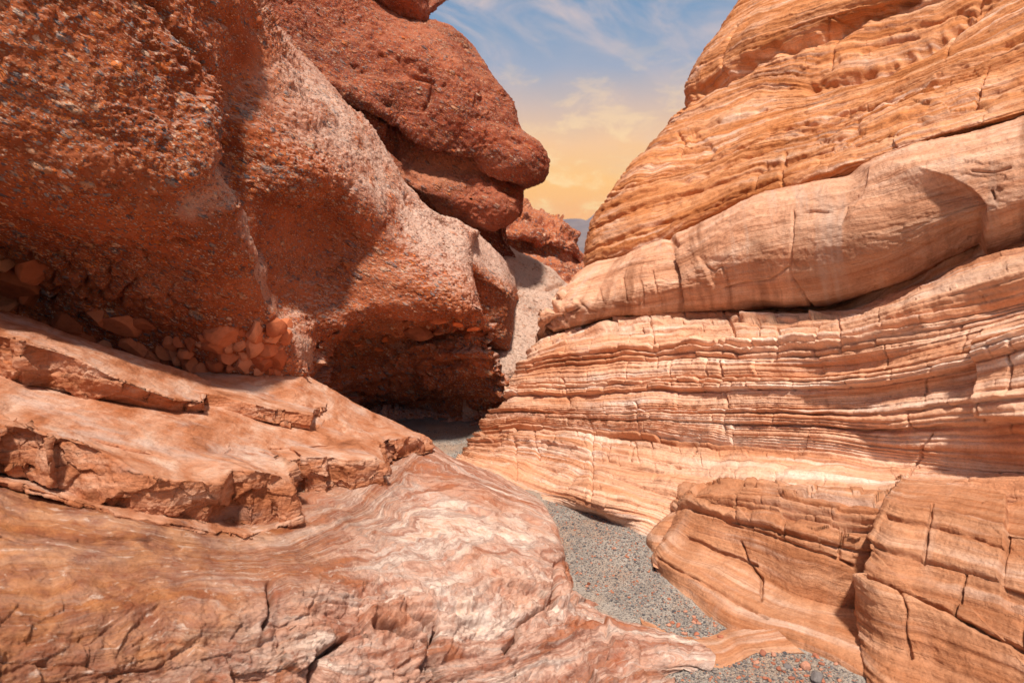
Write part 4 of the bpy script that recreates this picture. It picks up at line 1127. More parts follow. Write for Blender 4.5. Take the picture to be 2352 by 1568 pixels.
brow[0][5:] = [(1062, 326, 12.9), (1172, 318, 12.95), (1240, 328, 13.6)]
brow[1][5:] = [(1064, 338, 13.0), (1190, 366, 12.95), (1261, 374, 13.6)]
brow[2][5:] = [(1064, 346, 13.2), (1186, 410, 13.1), (1249, 416, 13.6)]
rows[7:8] = brow
rows[10][6:] = [(1145, 408, 13.75), (1203, 434, 14.3)]
rows[11][6:] = [(1140, 432, 13.6), (1202, 448, 14.2)]
rows = [r + [(r[-1][0] - 15, r[-1][1] + 5, r[-1][2] + 4)] for r in rows]
sf = Surf(rows)
n0 = sf.normals()
h = rough(sf, 301, big=0.20, peb=0.045, pits=0.08, beds=0.035)
smooth = np.exp(-(((sf.px - 1000) / 110) ** 2 + ((sf.py - 390) / 45) ** 2))
vw = np.array([0, 0, CAM_Z]) - sf.p
graze = np.abs((n0 * vw).sum(-1)) / np.linalg.norm(vw, axis=-1)
h = h * (1 - 0.55 * smooth) * (0.35 + 0.65 * sstep(graze, 0.05, 0.4))
lip = np.interp(sf.px, [600, 690, 800, 885, 970, 1050, 1140, 1200], [160, 192, 226, 276, 328, 342, 352, 388])
dl = sf.py - lip
lm = sstep(sf.px, 640, 760) * (1 - sstep(sf.px, 1050, 1120))
h = h - 0.22 * sstep(dl, -3, 5) * (1 - sstep(dl, 25, 95)) * lm + 0.16 * np.exp(-((dl + 14) / 16) ** 2) * lm
lip2 = np.interp(sf.px, [780, 850, 920, 1000, 1080, 1150, 1200], [300, 340, 420, 468, 494, 500, 500])
d2 = sf.py - lip2
h = h - 0.28 * sstep(d2, -3, 5) * (1 - sstep(d2, 30, 90)) * sstep(sf.px, 800, 860)
sf.rnd = 0.5 + 0.42 * np.clip(smooth * 1.3, 0, 1) * sstep(dl, 0, 10)  # warm bounced light painted on the panel under the brow
h = h + crack(sf, [[(760, 210), (860, 262), (900, 290), (960, 320), (1040, 345), (1100, 380), (1150, 410)], [(1000, 190), (985, 230), (975, 260)], [(900, 290), (905, 350), (960, 420)], [(900, 120), (950, 170), (1000, 190)]], 5.0, 0.11, 8, 71)
sf.push(h, n0)
sf.push(0.014 * fbm(sf.p, 9, 4, gain=0.65, seed=314))
sf.build('cliff_face', M_RED, red)


def knob(name, mat, parent, cx, cy, d, outline, depth, seed, roughness=0.06):
    """a rounded mass whose side view follows the outline (list of (x, y) round the centre)"""
    ang = np.array([math.atan2(y - cy, x - cx) for x, y in outline])
    rad = np.array([math.hypot(x - cx, y - cy) for x, y in outline]) * d / FPX
    o = np.argsort(ang); ang, rad = ang[o], rad[o]
    ang = np.concatenate([ang - 2 * math.pi, ang, ang + 2 * math.pi]); rad = np.tile(rad, 3)
    na, nb = 220, 160
    A = np.linspace(-math.pi, math.pi, na + 1)[:-1]
    B = np.linspace(0.02, math.pi - 0.02, nb)
    rr = pchip(ang, rad, A)
    AA, BB = np.meshgrid(A, B)
    RR = np.broadcast_to(rr, AA.shape)
    sb, cb = np.sin(BB) ** 0.8, np.cos(BB)
    c0 = P(cx, cy, d)
    rgt = np.array([1.0, 0, 0]); up = np.array([0, 0, 1.0]); fw = np.array([0, 1.0, 0])
    p = c0 + (RR * sb * np.cos(AA))[..., None] * rgt - (RR * sb * np.sin(AA))[..., None] * up - (depth * cb)[..., None] * fw
    n = p - c0; n /= np.linalg.norm(n, axis=2, keepdims=True)
    h = roughness * fbm(p, 1.4, 4, seed=seed) + 0.03 * fbm(p, 4.5, 4, gain=0.6, seed=seed + 2)
    tb = p[..., 2] + 0.2 * p[..., 0]
    h = h + 0.03 * np.clip(1.6 * perlin(p[..., 0] * 0.7, tb * 7, p[..., 1] * 0.7, seed), -1, 0.5)
    f1, f2, idn = worley(p[..., 0] * 9, p[..., 1] * 9, p[..., 2] * 11, seed)
    h = h + 0.03 * np.where(idn < 0.45, np.sqrt(np.clip(1 - (f1 / 0.5) ** 2, 0, 1)), 0)
    p = p + n * h[..., None]
    idx = np.arange(na * nb).reshape(nb, na)
    a = idx[:-1]; b = np.roll(idx, -1, 1)[:-1]; c = np.roll(idx, -1, 1)[1:]; e = idx[1:]
    q = np.stack([a, b, c, e], -1).reshape(-1, 4)
    bed = np.stack([p[..., 0], tb, p[..., 1] * 0], -1).reshape(-1, 3)
    return mesh_object(name, p.reshape(-1, 3), q, mat, parent, {'bed': bed})


knob('top_knob', M_RED, red, 895, -25, 14.7, [(977, -20), (978, 30), (970, 56), (948, 62), (900, 50), (855, 26), (825, -5), (815, -60), (880, -130), (950, -110)], 1.3, 402)
knob('lower_lobe', M_RED, red, 1085, 462, 13.4, [(1150, 440), (1190, 470), (1172, 510), (1120, 522), (1070, 500), (1010, 480), (985, 450), (1030, 425), (1090, 410)], 0.5, 403, 0.1)

# ------------------------------------------------------------------ pale slope, far outcrop, mountains
slope = thing('pale_slope', 'pale grey rounded rock slope at the end of the wash, below the far red outcrop', 'rock slope', P(1200, 900, 11))
rows = [
    [(1080, 560, 18), (1150, 555, 18), (1210, 590, 18.5), (1270, 617, 18), (1310, 655, 17.5), (1400, 700, 17)],
    [(1080, 555, 15.5), (1150, 560, 15.5), (1210, 589, 15.9), (1262, 614, 15.6), (1300, 648, 15.4), (1400, 715, 14.8)],
    [(1080, 600, 14.4), (1145, 610, 14.5), (1208, 622, 14.8), (1260, 640, 14.6), (1298, 665, 14.5), (1400, 730, 14)],
    [(1080, 650, 13.7), (1142, 655, 13.8), (1205, 660, 14.1), (1258, 670, 14.0), (1296, 690, 13.9), (1400, 750, 13.4)],
    [(1080, 720, 13), (1140, 722, 13), (1200, 725, 13.2), (1250, 735, 13.1), (1290, 760, 12.9), (1400, 800, 12.6)],
    [(1080, 790, 12.2), (1130, 800, 12.1), (1180, 805, 12.1), (1225, 812, 12.1), (1270, 830, 12.1), (1390, 860, 12.1)],
    [(1070, 860, 11.3), (1115, 862, 11.2), (1150, 858, 11.2), (1190, 858, 11.3), (1240, 880, 11.4), (1380, 900, 11.5)],
    [(1060, 970, G), (1105, 965, G), (1150, 960, G), (1190, 955, G), (1240, 955, G), (1380, 960, G)],
]
sf = Surf(rows, step=1.8)
n0 = sf.normals()
h = rough(sf, 501, big=0.12, peb=0.014, pits=0.02, beds=0.03)
h = h + crack(sf, [[(1200, 650), (1240, 655), (1300, 652)], [(1160, 690), (1230, 672)]], 4, 0.06, 4, 5)
sf.push(h, n0)
sf.build('slope_face', M_GREY, slope)

outcrop = thing('far_outcrop', 'far red outcrop with a crumbly overhanging rim, in the gap beside the blue mountain', 'rock outcrop', P(1240, 700, 24))
rows = [
    [(1050, 420, 34), (1195, 455, 34), (1225, 485, 34), (1262, 500, 34), (1292, 520, 34), (1325, 575, 34), (1350, 600, 34), (1450, 640, 34)],
    [(1050, 420, 27), (1192, 462, 26.5), (1222, 486, 26.5), (1255, 496, 26.5), (1288, 513, 27), (1318, 562, 27.5), (1346, 586, 28), (1450, 640, 28)],
    [(1050, 480, 24.5), (1185, 500, 24.2), (1220, 515, 24.2), (1254, 528, 24.3), (1286, 545, 25), (1312, 568, 26), (1340, 590, 27), (1450, 645, 27.5)],
    [(1050, 530, 23.8), (1180, 540, 23.5), (1218, 548, 23.5), (1252, 560, 23.8), (1284, 570, 24.6), (1308, 576, 25.8), (1338, 594, 26.8), (1450, 650, 27.3)],
    [(1050, 540, 24.8), (1180, 549, 24.6), (1218, 557, 24.6), (1252, 568, 24.8), (1284, 575, 25.2), (1308, 580, 26), (1338, 597, 26.8), (1450, 655, 27.3)],
    [(1050, 560, 24.8), (1180, 562, 24.4), (1218, 568, 24.3), (1252, 577, 24.3), (1284, 583, 24.5), (1308, 588, 25.2), (1342, 605, 26.2), (1450, 665, 27)],
    [(1050, 600, 22.8), (1180, 600, 22.4), (1218, 602, 22.2), (1252, 606, 22.2), (1284, 612, 22.5), (1312, 620, 23.2), (1345, 632, 24.2), (1450, 690, 25)],
    [(1050, 720, 19.5), (1180, 700, 19.5), (1218, 700, 19.5), (1252, 700, 19.5), (1284, 705, 19.8), (1316, 710, 20.2), (1350, 720, 21), (1450, 740, 22)],
    [(1050, 860, 17), (1180, 860, 17), (1218, 860, 17), (1252, 860, 17), (1284, 860, 17), (1316, 860, 17), (1350, 860, 17), (1450, 860, 17)],
]
sf = Surf(rows, step=1.6)
n0 = sf.normals()
h = rough(sf, 601, big=0.3, peb=0.03, pits=0.12, beds=0.10)
up = 1 - sstep(sf.py, 555, 575)
h = h + up * (0.20 * fbm(sf.p, 1.3, 5, gain=0.6, seed=611) + 0.25 * facets(sf.p, (0.9, 0.9, 1.4), 613, 0.8))
sf.rnd = 0.5 + 0.0 * up
h = h - (1 - up) * 0.35 * np.exp(-((sf.py - np.interp(sf.px, [1180, 1260, 1340], [553, 572, 596])) / 6) ** 2)
h = h - (1 - up) * 0.10 * np.exp(-((perlin(sf.s * 0.3, sf.t * 2.3, sf.s * 0, 612)) / 0.12) ** 2)
sf.push(h, n0)
sf.build('outcrop_face', M_FAR, outcrop)

# mountains on the far side of the valley
xs = np.linspace(-2600, 3400, 220)
ys = np.linspace(0, 1, 60)
XX, TT = np.meshgrid(xs, ys)
D0 = 3600.0
crest = np.interp(xs, [-2600, -900, 100, 250, 280, 345, 392, 440, 700, 1500, 3400], [300, 280, 205, 218, 222, 228, 216, 262, 310, 300, 280])
hh = crest[None, :] * np.clip(TT, 0, 1) ** 1.1
YY = D0 - 1500 * (1 - TT)
pp = np.stack([XX, YY, hh], -1)
hh = hh + (20 * fbm(pp, 1 / 420., 5, seed=1) - 16 * np.abs(fbm(np.stack([XX, YY * 0.35, hh * 0], -1), 1 / 260., 4, seed=2))) * np.sin(np.pi * np.clip(TT, 0, 1)) ** 0.7 + 5 * fbm(pp, 1 / 60., 3, seed=8) * TT
back = np.stack([xs, np.full_like(xs, D0 + 900), np.full_like(xs, -5)], -1)[None]
pp = np.concatenate([np.stack([XX, YY, hh - 4], -1), back], 0)
nr, nc = pp.shape[:2]
idx = np.arange(nr * nc).reshape(nr, nc)
q = np.stack([idx[:-1, :-1], idx[:-1, 1:], idx[1:, 1:], idx[1:, :-1]], -1).reshape(-1, 4)
mo = mesh_object('mountains', pp.reshape(-1, 3), q, M_MOUNT)
mo['kind'] = 'structure'

# ------------------------------------------------------------------ ground
def gz(x, y):
    p = np.stack([np.asarray(x, float), np.asarray(y, float), np.zeros_like(np.asarray(x, float))], -1)
    return 0.03 * fbm(p, 0.9, 3, seed=700) + 0.008 * fbm(p, 5, 3, seed=701) - 0.01


gx = np.concatenate([[-5000, -1500, -400, -100, -30, -10], np.linspace(-2.6, 4.2, 420), [10, 30, 100, 400, 1500, 5000]])
gy = np.concatenate([[-3000, -800, -150, -30, -6], np.linspace(2.4, 13.0, 520), [20, 50, 150, 600, 2500, 4600]])
XX, YY = np.meshgrid(gx, gy)
ZZ = gz(XX, YY)
idx = np.arange(XX.size).reshape(XX.shape)
q = np.stack([idx[:-1, :-1], idx[:-1, 1:], idx[1:, 1:], idx[1:, :-1]], -1).reshape(-1, 4)
go = mesh_object('ground', np.stack([XX, YY, ZZ], -1).reshape(-1, 3), q, M_GRAVEL)
go['kind'] = 'structure'

# ------------------------------------------------------------------ the swirled ledge in front
ledge = thing('marble_ledge', 'broad foreground ledge of pink and white swirled rock with broken slabs on its upper side', 'rock ledge', P(1300, 1300, 'g'))
rows = [
    [(-500, 1000, 4.6), (0, 1010, 5.0), (300, 1010, 5.6), (640, 1010, 6.6), (880, 1030, 7.6), (985, 1040, 8.5), (1062, 1075, 8.2), (1178, 1130, 7.8), (1240, 1165, 7.4), (1246, 1180, 7.2)],
    [(-500, 960, 3.4), (0, 1060, 4.05), (300, 1110, 4.2), (640, 1120, 5.0), (880, 1060, 6.3), (983, 1018, 7.6), (1056, 1055, 7.3), (1176, 1108, 6.95), (1238, 1142, 6.7), (1250, 1178, G)],
    [(-500, 1005, 2.85), (0, 1108, 3.58), (300, 1187, 3.52), (640, 1207, 4.1), (876, 1122, 5.36), (978, 1045, 6.95), (1058, 1076, 6.6), (1175, 1125, 6.45), (1254, 1160, 6.25), (1262, 1200, G)],
    [(-500, 1130, 2.55), (0, 1205, 3.15), (300, 1250, 3.32), (640, 1255, 3.78), (855, 1175, 4.85), (965, 1120, 5.75), (1062, 1110, 6.0), (1172, 1150, 6.0), (1270, 1188, 5.92), (1280, 1230, G)],
    [(-500, 1270, 2.42), (0, 1300, 2.85), (300, 1310, 3.17), (640, 1295, 3.6), (835, 1240, 4.3), (960, 1205, 4.85), (1072, 1200, 5.1), (1185, 1210, 5.25), (1285, 1238, 5.42), (1297, 1285, G)],
    [(-500, 1400, 2.22), (0, 1410, 2.62), (300, 1400, 2.95), (640, 1370, 3.35), (835, 1340, 3.8), (970, 1310, 4.2), (1090, 1290, 4.5), (1205, 1282, 4.78), (1296, 1290, 5.08), (1312, 1330, G)],
    [(-500, 1560, 2.12), (0, 1530, 2.47), (300, 1510, 2.8), (640, 1470, 3.2), (840, 1440, 3.55), (990, 1410, 3.85), (1110, 1390, 4.1), (1220, 1368, 4.4), (1318, 1358, 4.75), (1400, 1400, G)],
    [(-500, 1750, 2.05), (0, 1680, 2.37), (300, 1640, 2.7), (640, 1590, 3.05), (850, 1560, 3.35), (1010, 1525, 3.6), (1140, 1490, 3.85), (1265, 1445, 4.15), (1400, 1425, 4.42), (1580, 1478, G)],
    [(-500, 2000, 2.0), (0, 1900, 2.3), (300, 1830, 2.6), (640, 1760, 2.95), (860, 1690, 3.25), (1030, 1630, 3.45), (1180, 1570, 3.7), (1310, 1530, 3.92), (1440, 1500, 4.1), (1640, 1524, G)],
    [(-500, 2200, 1.8), (0, 2100, 2.1), (300, 2000, 2.4), (640, 1900, 2.75), (860, 1810, 3.0), (1030, 1740, 3.2), (1180, 1680, 3.4), (1310, 1620, 3.6), (1440, 1570, 3.8), (1560, 1545, G)],
    [(-500, 2700, 1.4), (0, 2500, 1.7), (300, 2300, 2.0), (640, 2150, 2.3), (860, 2050, 2.5), (1030, 1960, 2.7), (1180, 1860, 2.9), (1310, 1780, 3.1), (1440, 1690, 3.35), (1548, 1600, 3.6)],
]
rows = [wider(r) for r in rows]
sf = Surf(rows, step=2.0)
n0 = sf.normals()
front = sstep(sf.py - np.interp(sf.px, [0, 640, 900, 1100, 1300, 1500], [1400, 1330, 1290, 1270, 1290, 1460]), -40, 120)
sf.bed_t = sf.t + 0.05 * fbm(sf.p, 1.2, 3, seed=801)
fold = sf.bed_t + 0.10 * fbm(sf.p, 1.4, 3, seed=802)
h = 0.045 * fbm(sf.p, 1.1, 4, seed=803) + 0.010 * fbm(sf.p, 5, 4, seed=804) + 0.008 * np.clip(1.6 * perlin(sf.s * 0.8, fold * 12, sf.s * 0, 805), -1, 0.5)
f1, f2, idn = worley(sf.s * 2.2 + 0.4 * fbm(sf.p, 2, 2, seed=806), fold * 5.0, sf.s * 0, 807)
g1, g2, idg = worley(sf.s * 6 + 0.3 * fbm(sf.p, 3, 2, seed=808), fold * 15.0, sf.s * 0, 809)
rg = np.clip(fbm(sf.p, 0.8, 3, seed=810) + 0.55, 0, 1.2)
h = h + front * rg * (0.10 * facets(sf.p + 0.06 * fbm(sf.p, 3, 3, seed=816)[..., None], (2.0, 2.0, 3.4), 807, 1.1) - 0.03 * np.exp(-((f2 - f1) / 0.05) ** 2) + 0.035 * facets(sf.p, (6, 6, 11), 809, 0.9))
lf = 0.25 + 0.75 * sstep(sf.px, 500, 900)
h = h + front * (lf * 0.026 * np.clip(1.7 * perlin(sf.s * 0.7, fold * 11, sf.s * 0, 811), -1, 0.4) + lf * 0.022 * np.clip(1.7 * perlin(sf.s * 1.2, fold * 26, sf.s * 0, 812), -1, 0.4) + 0.03 * fbm(sf.p, 4, 6, gain=0.66, seed=813))
h = h + crack(sf, [[(1290, 1290), (1282, 1340), (1265, 1385), (1230, 1405), (1205, 1425), (1190, 1430)], [(990, 1560), (985, 1500), (1000, 1440), (940, 1420)], [(620, 1340), (625, 1390), (612, 1440)],
                   [(850, 1440), (900, 1455), (960, 1470), (1000, 1530), (1020, 1568)], [(1180, 1420), (1190, 1460), (1160, 1490)], [(960, 1425), (985, 1480), (975, 1540)], [(720, 1568), (730, 1500), (790, 1470)]], 6.0, 0.12, 9, 81)
h = h + crack(sf, [[(180, 1240), (300, 1245), (420, 1255)], [(0, 1235), (90, 1255)], [(700, 1130), (790, 1100), (860, 1090)], [(740, 1190), (700, 1200)], [(1310, 1310), (1330, 1340), (1310, 1370)],
                   [(880, 1170), (940, 1180)], [(1080, 1170), (1140, 1180), (1160, 1165)], [(880, 1390), (760, 1380), (700, 1360)]], 3.0, 0.03, 8, 82)
sf.push(h, n0)
sf.push(0.004 * fbm(sf.p, 22, 3, gain=0.6, seed=815))
sf.build('ledge_face', M_MARBLE, ledge)


sf = Surf([[(1470, 1410, None, -.08), (1560, 1452, None, -.08), (1620, 1458, None, -.08), (1680, 1436, None, -.08), (1760, 1425, None, -.06)],
           [(1470, 1420, None, -.01), (1560, 1458, None, -.01), (1620, 1464, None, -.01), (1680, 1440, None, -.01), (1760, 1425, None, .02)],
           [(1480, 1448, None, .05), (1570, 1486, None, .028), (1645, 1486, None, .016), (1705, 1464, None, .018), (1790, 1452, None, .045)],
           [(1500, 1505, None, .01), (1580, 1530, None, -.005), (1650, 1535, None, -.01), (1745, 1500, None, -.01), (1850, 1500, None, -.005)],
           [(1500, 1525, None, -.08), (1585, 1552, None, -.08), (1655, 1555, None, -.08), (1752, 1515, None, -.08), (1862, 1515, None, -.08)]], step=2.0)
sf.push(0.010 * fbm(sf.p, 3, 4, seed=871) + 0.004 * fbm(sf.p, 14, 4, seed=872))
sf.build('sill', M_LEDGE, ledge)


def slab(name, back, rim, bottom, seed, facet=0.07, tuck=0.03, mat=None, midline=None):
    """a broken bed of rock lying on the ledge: smooth top, jagged front"""
    rim, bottom = wider(rim), wider(bottom)
    if back[0][0] == -500:
        back = wider(back)
    if midline is not None:
        midline = wider(midline)
    m = len(rim)
    rp = np.array(rim, float)
    u = np.concatenate([[0], np.cumsum(np.hypot(np.diff(rp[:, 0]), np.diff(rp[:, 1])))])
    bp = np.array(back, float)
    ub = np.concatenate([[0], np.cumsum(np.hypot(np.diff(bp[:, 0]), np.diff(bp[:, 1])))])
    tt = u / u[-1]
    bk = np.stack([np.interp(tt * ub[-1], ub, bp[:, k]) for k in range(3)], -1)
    if midline is not None:
        ml = np.array(midline, float)
        um = np.concatenate([[0], np.cumsum(np.hypot(np.diff(ml[:, 0]), np.diff(ml[:, 1])))])
        ml = np.stack([np.interp(tt * um[-1], um, ml[:, k]) for k in range(3)], -1)
    bt = np.array(bottom, float)
    hid = bk + np.array([0, 25, 0.9])
    mid = 0.45 * bk + 0.55 * rp
    mid[:, 2] = 1 / (0.45 / bk[:, 2] + 0.55 / rp[:, 2])
    if midline is not None:
        mid = ml
    near = 0.12 * bk + 0.88 * rp
    near[:, 2] = 1 / (0.12 / bk[:, 2] + 0.88 / rp[:, 2])
    if midline is not None:
        near = 0.15 * ml + 0.85 * rp
    bt[:, 2] += tuck
    under = bt + np.array([0, -4, 0.35])
    rs = np.random.RandomState(seed)
    f1_ = 0.65 * rp + 0.35 * bt; f1_[:, 2] -= 0.02 * rs.rand(m)
    f2_ = 0.25 * rp + 0.75 * bt; f2_[:, 2] -= 0.03 * rs.rand(m)
    rows = [hid, bk, mid, near, rp, f1_, f2_, bt, under]
    sf = Surf([[tuple(c) for c in r] for r in rows], step=1.5, crow=linear, ccol=linear)
    # which rows of the grid belong to the front
    n0 = sf.normals()
    yy = np.linspace(0, 1, sf.nr)[:, None]
    fr = sstep(np.abs(n0[..., 2]) * -1, -0.86, -0.55)
    q = sf.p + 0.03 * np.stack([fbm(sf.p, 4, 3, seed=seed + k) for k in range(3)], -1)
    fa = facets(q, (2.4, 2.4, 2.8), seed, 1.0)
    fb = facets(q, (7, 7, 9), seed + 1, 0.9)
    fc = facets(q, (1.0, 1.6, 9), seed + 4, 0.2)
    h = 0.014 * fbm(sf.p, 2.2, 4, seed=seed) + 0.004 * fbm(sf.p, 12, 4, gain=0.6, seed=seed + 2)
    h = h + fr * (0.8 * facet * fa + 0.22 * facet * fb)
    h = h + (1 - fr) * 0.016 * fc * sstep(fbm(sf.p, 1.0, 3, seed=seed + 5), -0.1, 0.35)
    sf.rnd = np.clip(fr * (0.75 + 0.5 * fbm(sf.p, 3, 3, seed=seed + 7)), 0, 1)
    sf.bed_t = sf.p[..., 2] * 1.0
    sf.push(h, n0)
    sf.push(fr * 0.010 * fbm(sf.p, 11, 4, gain=0.65, seed=seed + 3))
    return sf.build(name, mat or M_SLAB, ledge)


# the plain sheet of rock the broken slabs sit against
slab('step_sheet', [(-500, 770, 4.4), (0, 800, 5.7), (250, 850, 6.3), (460, 868, 6.95), (555, 842, 7.35), (640, 845, 7.45), (716, 860, 7.55), (760, 893, 7.75), (826, 931, 7.95), (887, 959, 8.1), (943, 987, 8.15), (992, 1010, 8.2)],
     [(-500, 800, 3.1), (0, 960, 3.95), (250, 1015, 4.0), (450, 1070, 4.1), (560, 1060, 4.6), (620, 1030, 5.2), (760, 1022, 5.7), (840, 1012, 6.2), (900, 1004, 6.7), (950, 1003, 7.1), (980, 1014, 7.5), (992, 1016, 7.8)],
     [(-500, 900, 3.1), (0, 1070, 3.95), (250, 1130, 4.0), (450, 1190, 4.1), (560, 1180, 4.6), (620, 1130, 5.2), (760, 1100, 5.7), (840, 1070, 6.2), (900, 1045, 6.7), (950, 1035, 7.1), (983, 1030, 7.5), (996, 1024, 7.8)], 905, facet=0.02,
     midline=[(-500, 730, 3.95), (0, 886, 4.64), (194, 914, 4.74), (330, 940, 4.95), (465, 950, 5.3), (600, 966, 5.8), (712, 986, 6.02), (790, 985, 6.4), (850, 985, 6.85), (930, 996, 7.4), (992, 1013, 8.0)])
slab('broad_slab', [(-500, 790, 3.4), (-100, 925, 4.0), (0, 945, 4.2), (120, 965, 4.25), (250, 995, 4.3), (400, 1030, 4.45), (500, 1030, 4.7), (585, 1030, 4.95), (600, 1034, 5.05)],
     [(-500, 830, 2.9), (-100, 955, 3.5), (0, 975, 3.68), (72, 984, 3.75), (78, 988, 3.66), (115, 1003, 3.58), (125, 1003, 3.70), (161, 1009, 3.70), (244, 1042, 3.66), (311, 1082, 3.58), (400, 1100, 3.64), (488, 1106, 3.76),
      (530, 1075, 4.0), (575, 1080, 4.0), (640, 1090, 4.15), (668, 1112, 4.2), (666, 1092, 4.45), (640, 1060, 4.75), (612, 1038, 5.05)],
     [(-500, 950, 2.85), (-100, 1065, 3.45), (0, 1088, 3.66), (68, 1100, 3.72), (80, 1106, 3.62), (115, 1120, 3.54), (128, 1122, 3.66), (161, 1135, 3.66), (244, 1160, 3.60), (300, 1178, 3.53), (390, 1192, 3.60), (480, 1208, 3.72),
      (535, 1205, 3.95), (575, 1222, 3.95), (632, 1208, 4.12), (682, 1190, 4.18), (676, 1160, 4.42), (660, 1135, 4.72), (630, 1115, 5.02)], 901, facet=0.10, tuck=0.05)
slab('middle_slab', [(520, 1010, 5.2), (590, 1004, 5.6), (680, 1000, 5.95), (760, 996, 6.2), (830, 990, 6.4), (850, 1000, 6.45)],
     [(575, 1034, 4.85), (606, 1036, 4.9), (660, 1058, 4.92), (690, 1052, 5.05), (698, 1050, 4.95), (744, 1050, 5.05), (752, 1048, 5.20), (798, 1058, 5.18), (865, 1053, 5.38), (884, 1064, 5.42), (880, 1045, 5.8), (864, 1015, 6.2)],
     [(590, 1120, 4.85), (622, 1122, 4.9), (680, 1132, 4.9), (692, 1132, 5.03), (700, 1134, 4.93), (754, 1132, 5.02), (758, 1127, 5.17), (805, 1132, 5.14), (862, 1128, 5.33), (889, 1119, 5.38), (888, 1085, 5.75), (876, 1050, 6.2)], 921, facet=0.09)
slab('far_slab', [(800, 1000, 6.6), (850, 985, 6.9), (900, 978, 7.2), (950, 985, 7.5), (985, 1006, 7.8)],
     [(838, 1008, 6.15), (852, 1009, 6.2), (880, 1018, 6.2), (886, 1012, 6.45), (910, 1008, 6.5), (943, 1002, 6.8), (966, 1008, 6.9), (980, 1018, 7.15), (990, 1014, 7.6)],
     [(850, 1056, 6.1), (862, 1060, 6.15), (888, 1062, 6.18), (892, 1056, 6.4), (915, 1052, 6.45), (946, 1044, 6.75), (968, 1042, 6.85), (986, 1037, 7.1), (996, 1024, 7.6)], 941, facet=0.08)
rim1 = [(-500, 640, 3.9), (-100, 735, 4.5), (0, 770, 4.65), (50, 782, 4.58), (100, 798, 4.7), (183, 826, 4.7), (255, 864, 4.76), (333, 895, 4.88), (400, 918, 5.03), (430, 919, 5.2), (464, 923, 5.26), (466, 905, 5.6)]
bot1 = [(-500, 760, 3.9), (-100, 850, 4.5), (0, 878, 4.62), (50, 884, 4.55), (100, 890, 4.67), (194, 909, 4.68), (255, 918, 4.73), (333, 935, 4.86), (390, 948, 5.0), (432, 950, 5.17), (468, 947, 5.24), (472, 930, 5.6)]
back1 = [(-500, 560, 4.8), (0, 710, 5.75), (72, 731, 5.8), (139, 758, 5.85), (222, 786, 5.95), (305, 811, 6.05), (377, 836, 6.15), (444, 858, 6.3), (505, 888, 6.5)]
slab('upper_slab', back1, rim1, bot1, 931, facet=0.05, tuck=0.14)
slab('second_slab', [(380, 862, 6.2), (505, 884, 6.5), (600, 902, 6.75), (680, 916, 6.9), (742, 930, 7.0)],
     [(420, 888, 5.7), (440, 895, 5.65), (520, 912, 5.72), (600, 933, 5.76), (636, 941, 5.82), (642, 938, 5.92), (648, 940, 5.86), (718, 953, 5.96), (722, 940, 6.35), (740, 938, 6.7)],
     [(430, 932, 5.68), (452, 938, 5.62), (522, 950, 5.68), (596, 963, 5.74), (633, 971, 5.78), (643, 968, 5.9), (650, 975, 5.83), (712, 985, 5.93), (728, 962, 6.35), (746, 948, 6.7)], 936, facet=0.05)
slab('thin_slab', [(600, 893, 7.0), (680, 903, 7.1), (752, 923, 7.2)], [(600, 908, 6.65), (622, 915, 6.55), (640, 919, 6.58), (660, 926, 6.45), (680, 928, 6.55), (700, 926, 6.5), (720, 934, 6.6), (736, 934, 6.55), (748, 932, 6.8)],
     [(600, 915, 6.6), (624, 922, 6.5), (642, 926, 6.55), (664, 935, 6.4), (682, 938, 6.5), (703, 938, 6.45), (722, 945, 6.55), (740, 948, 6.5), (752, 941, 6.8)], 951, facet=0.04)
slab('bottom_slab', [(-500, 970, 3.2), (0, 1080, 3.8), (300, 1160, 3.7), (560, 1190, 4.1), (690, 1176, 4.4)],
     [(-500, 996, 2.84), (0, 1100, 3.58), (60, 1110, 3.60), (70, 1116, 3.55), (160, 1144, 3.57), (250, 1170, 3.52), (262, 1180, 3.46), (330, 1190, 3.52), (420, 1206, 3.56), (500, 1222, 3.68), (512, 1216, 3.76), (560, 1228, 3.80), (620, 1212, 4.02), (684, 1190, 4.14), (696, 1180, 4.35)],
     [(-500, 1010, 2.83), (0, 1113, 3.57), (60, 1124, 3.59), (70, 1130, 3.54), (160, 1157, 3.56), (250, 1183, 3.51), (262, 1193, 3.45), (330, 1203, 3.51), (420, 1219, 3.55), (500, 1234, 3.67), (512, 1228, 3.75), (560, 1240, 3.79), (620, 1223, 4.01), (688, 1199, 4.13), (700, 1188, 4.35)], 961, facet=0.035, tuck=0.02)

# ------------------------------------------------------------------ loose stones on the gravel
rs = np.random.RandomState(77)


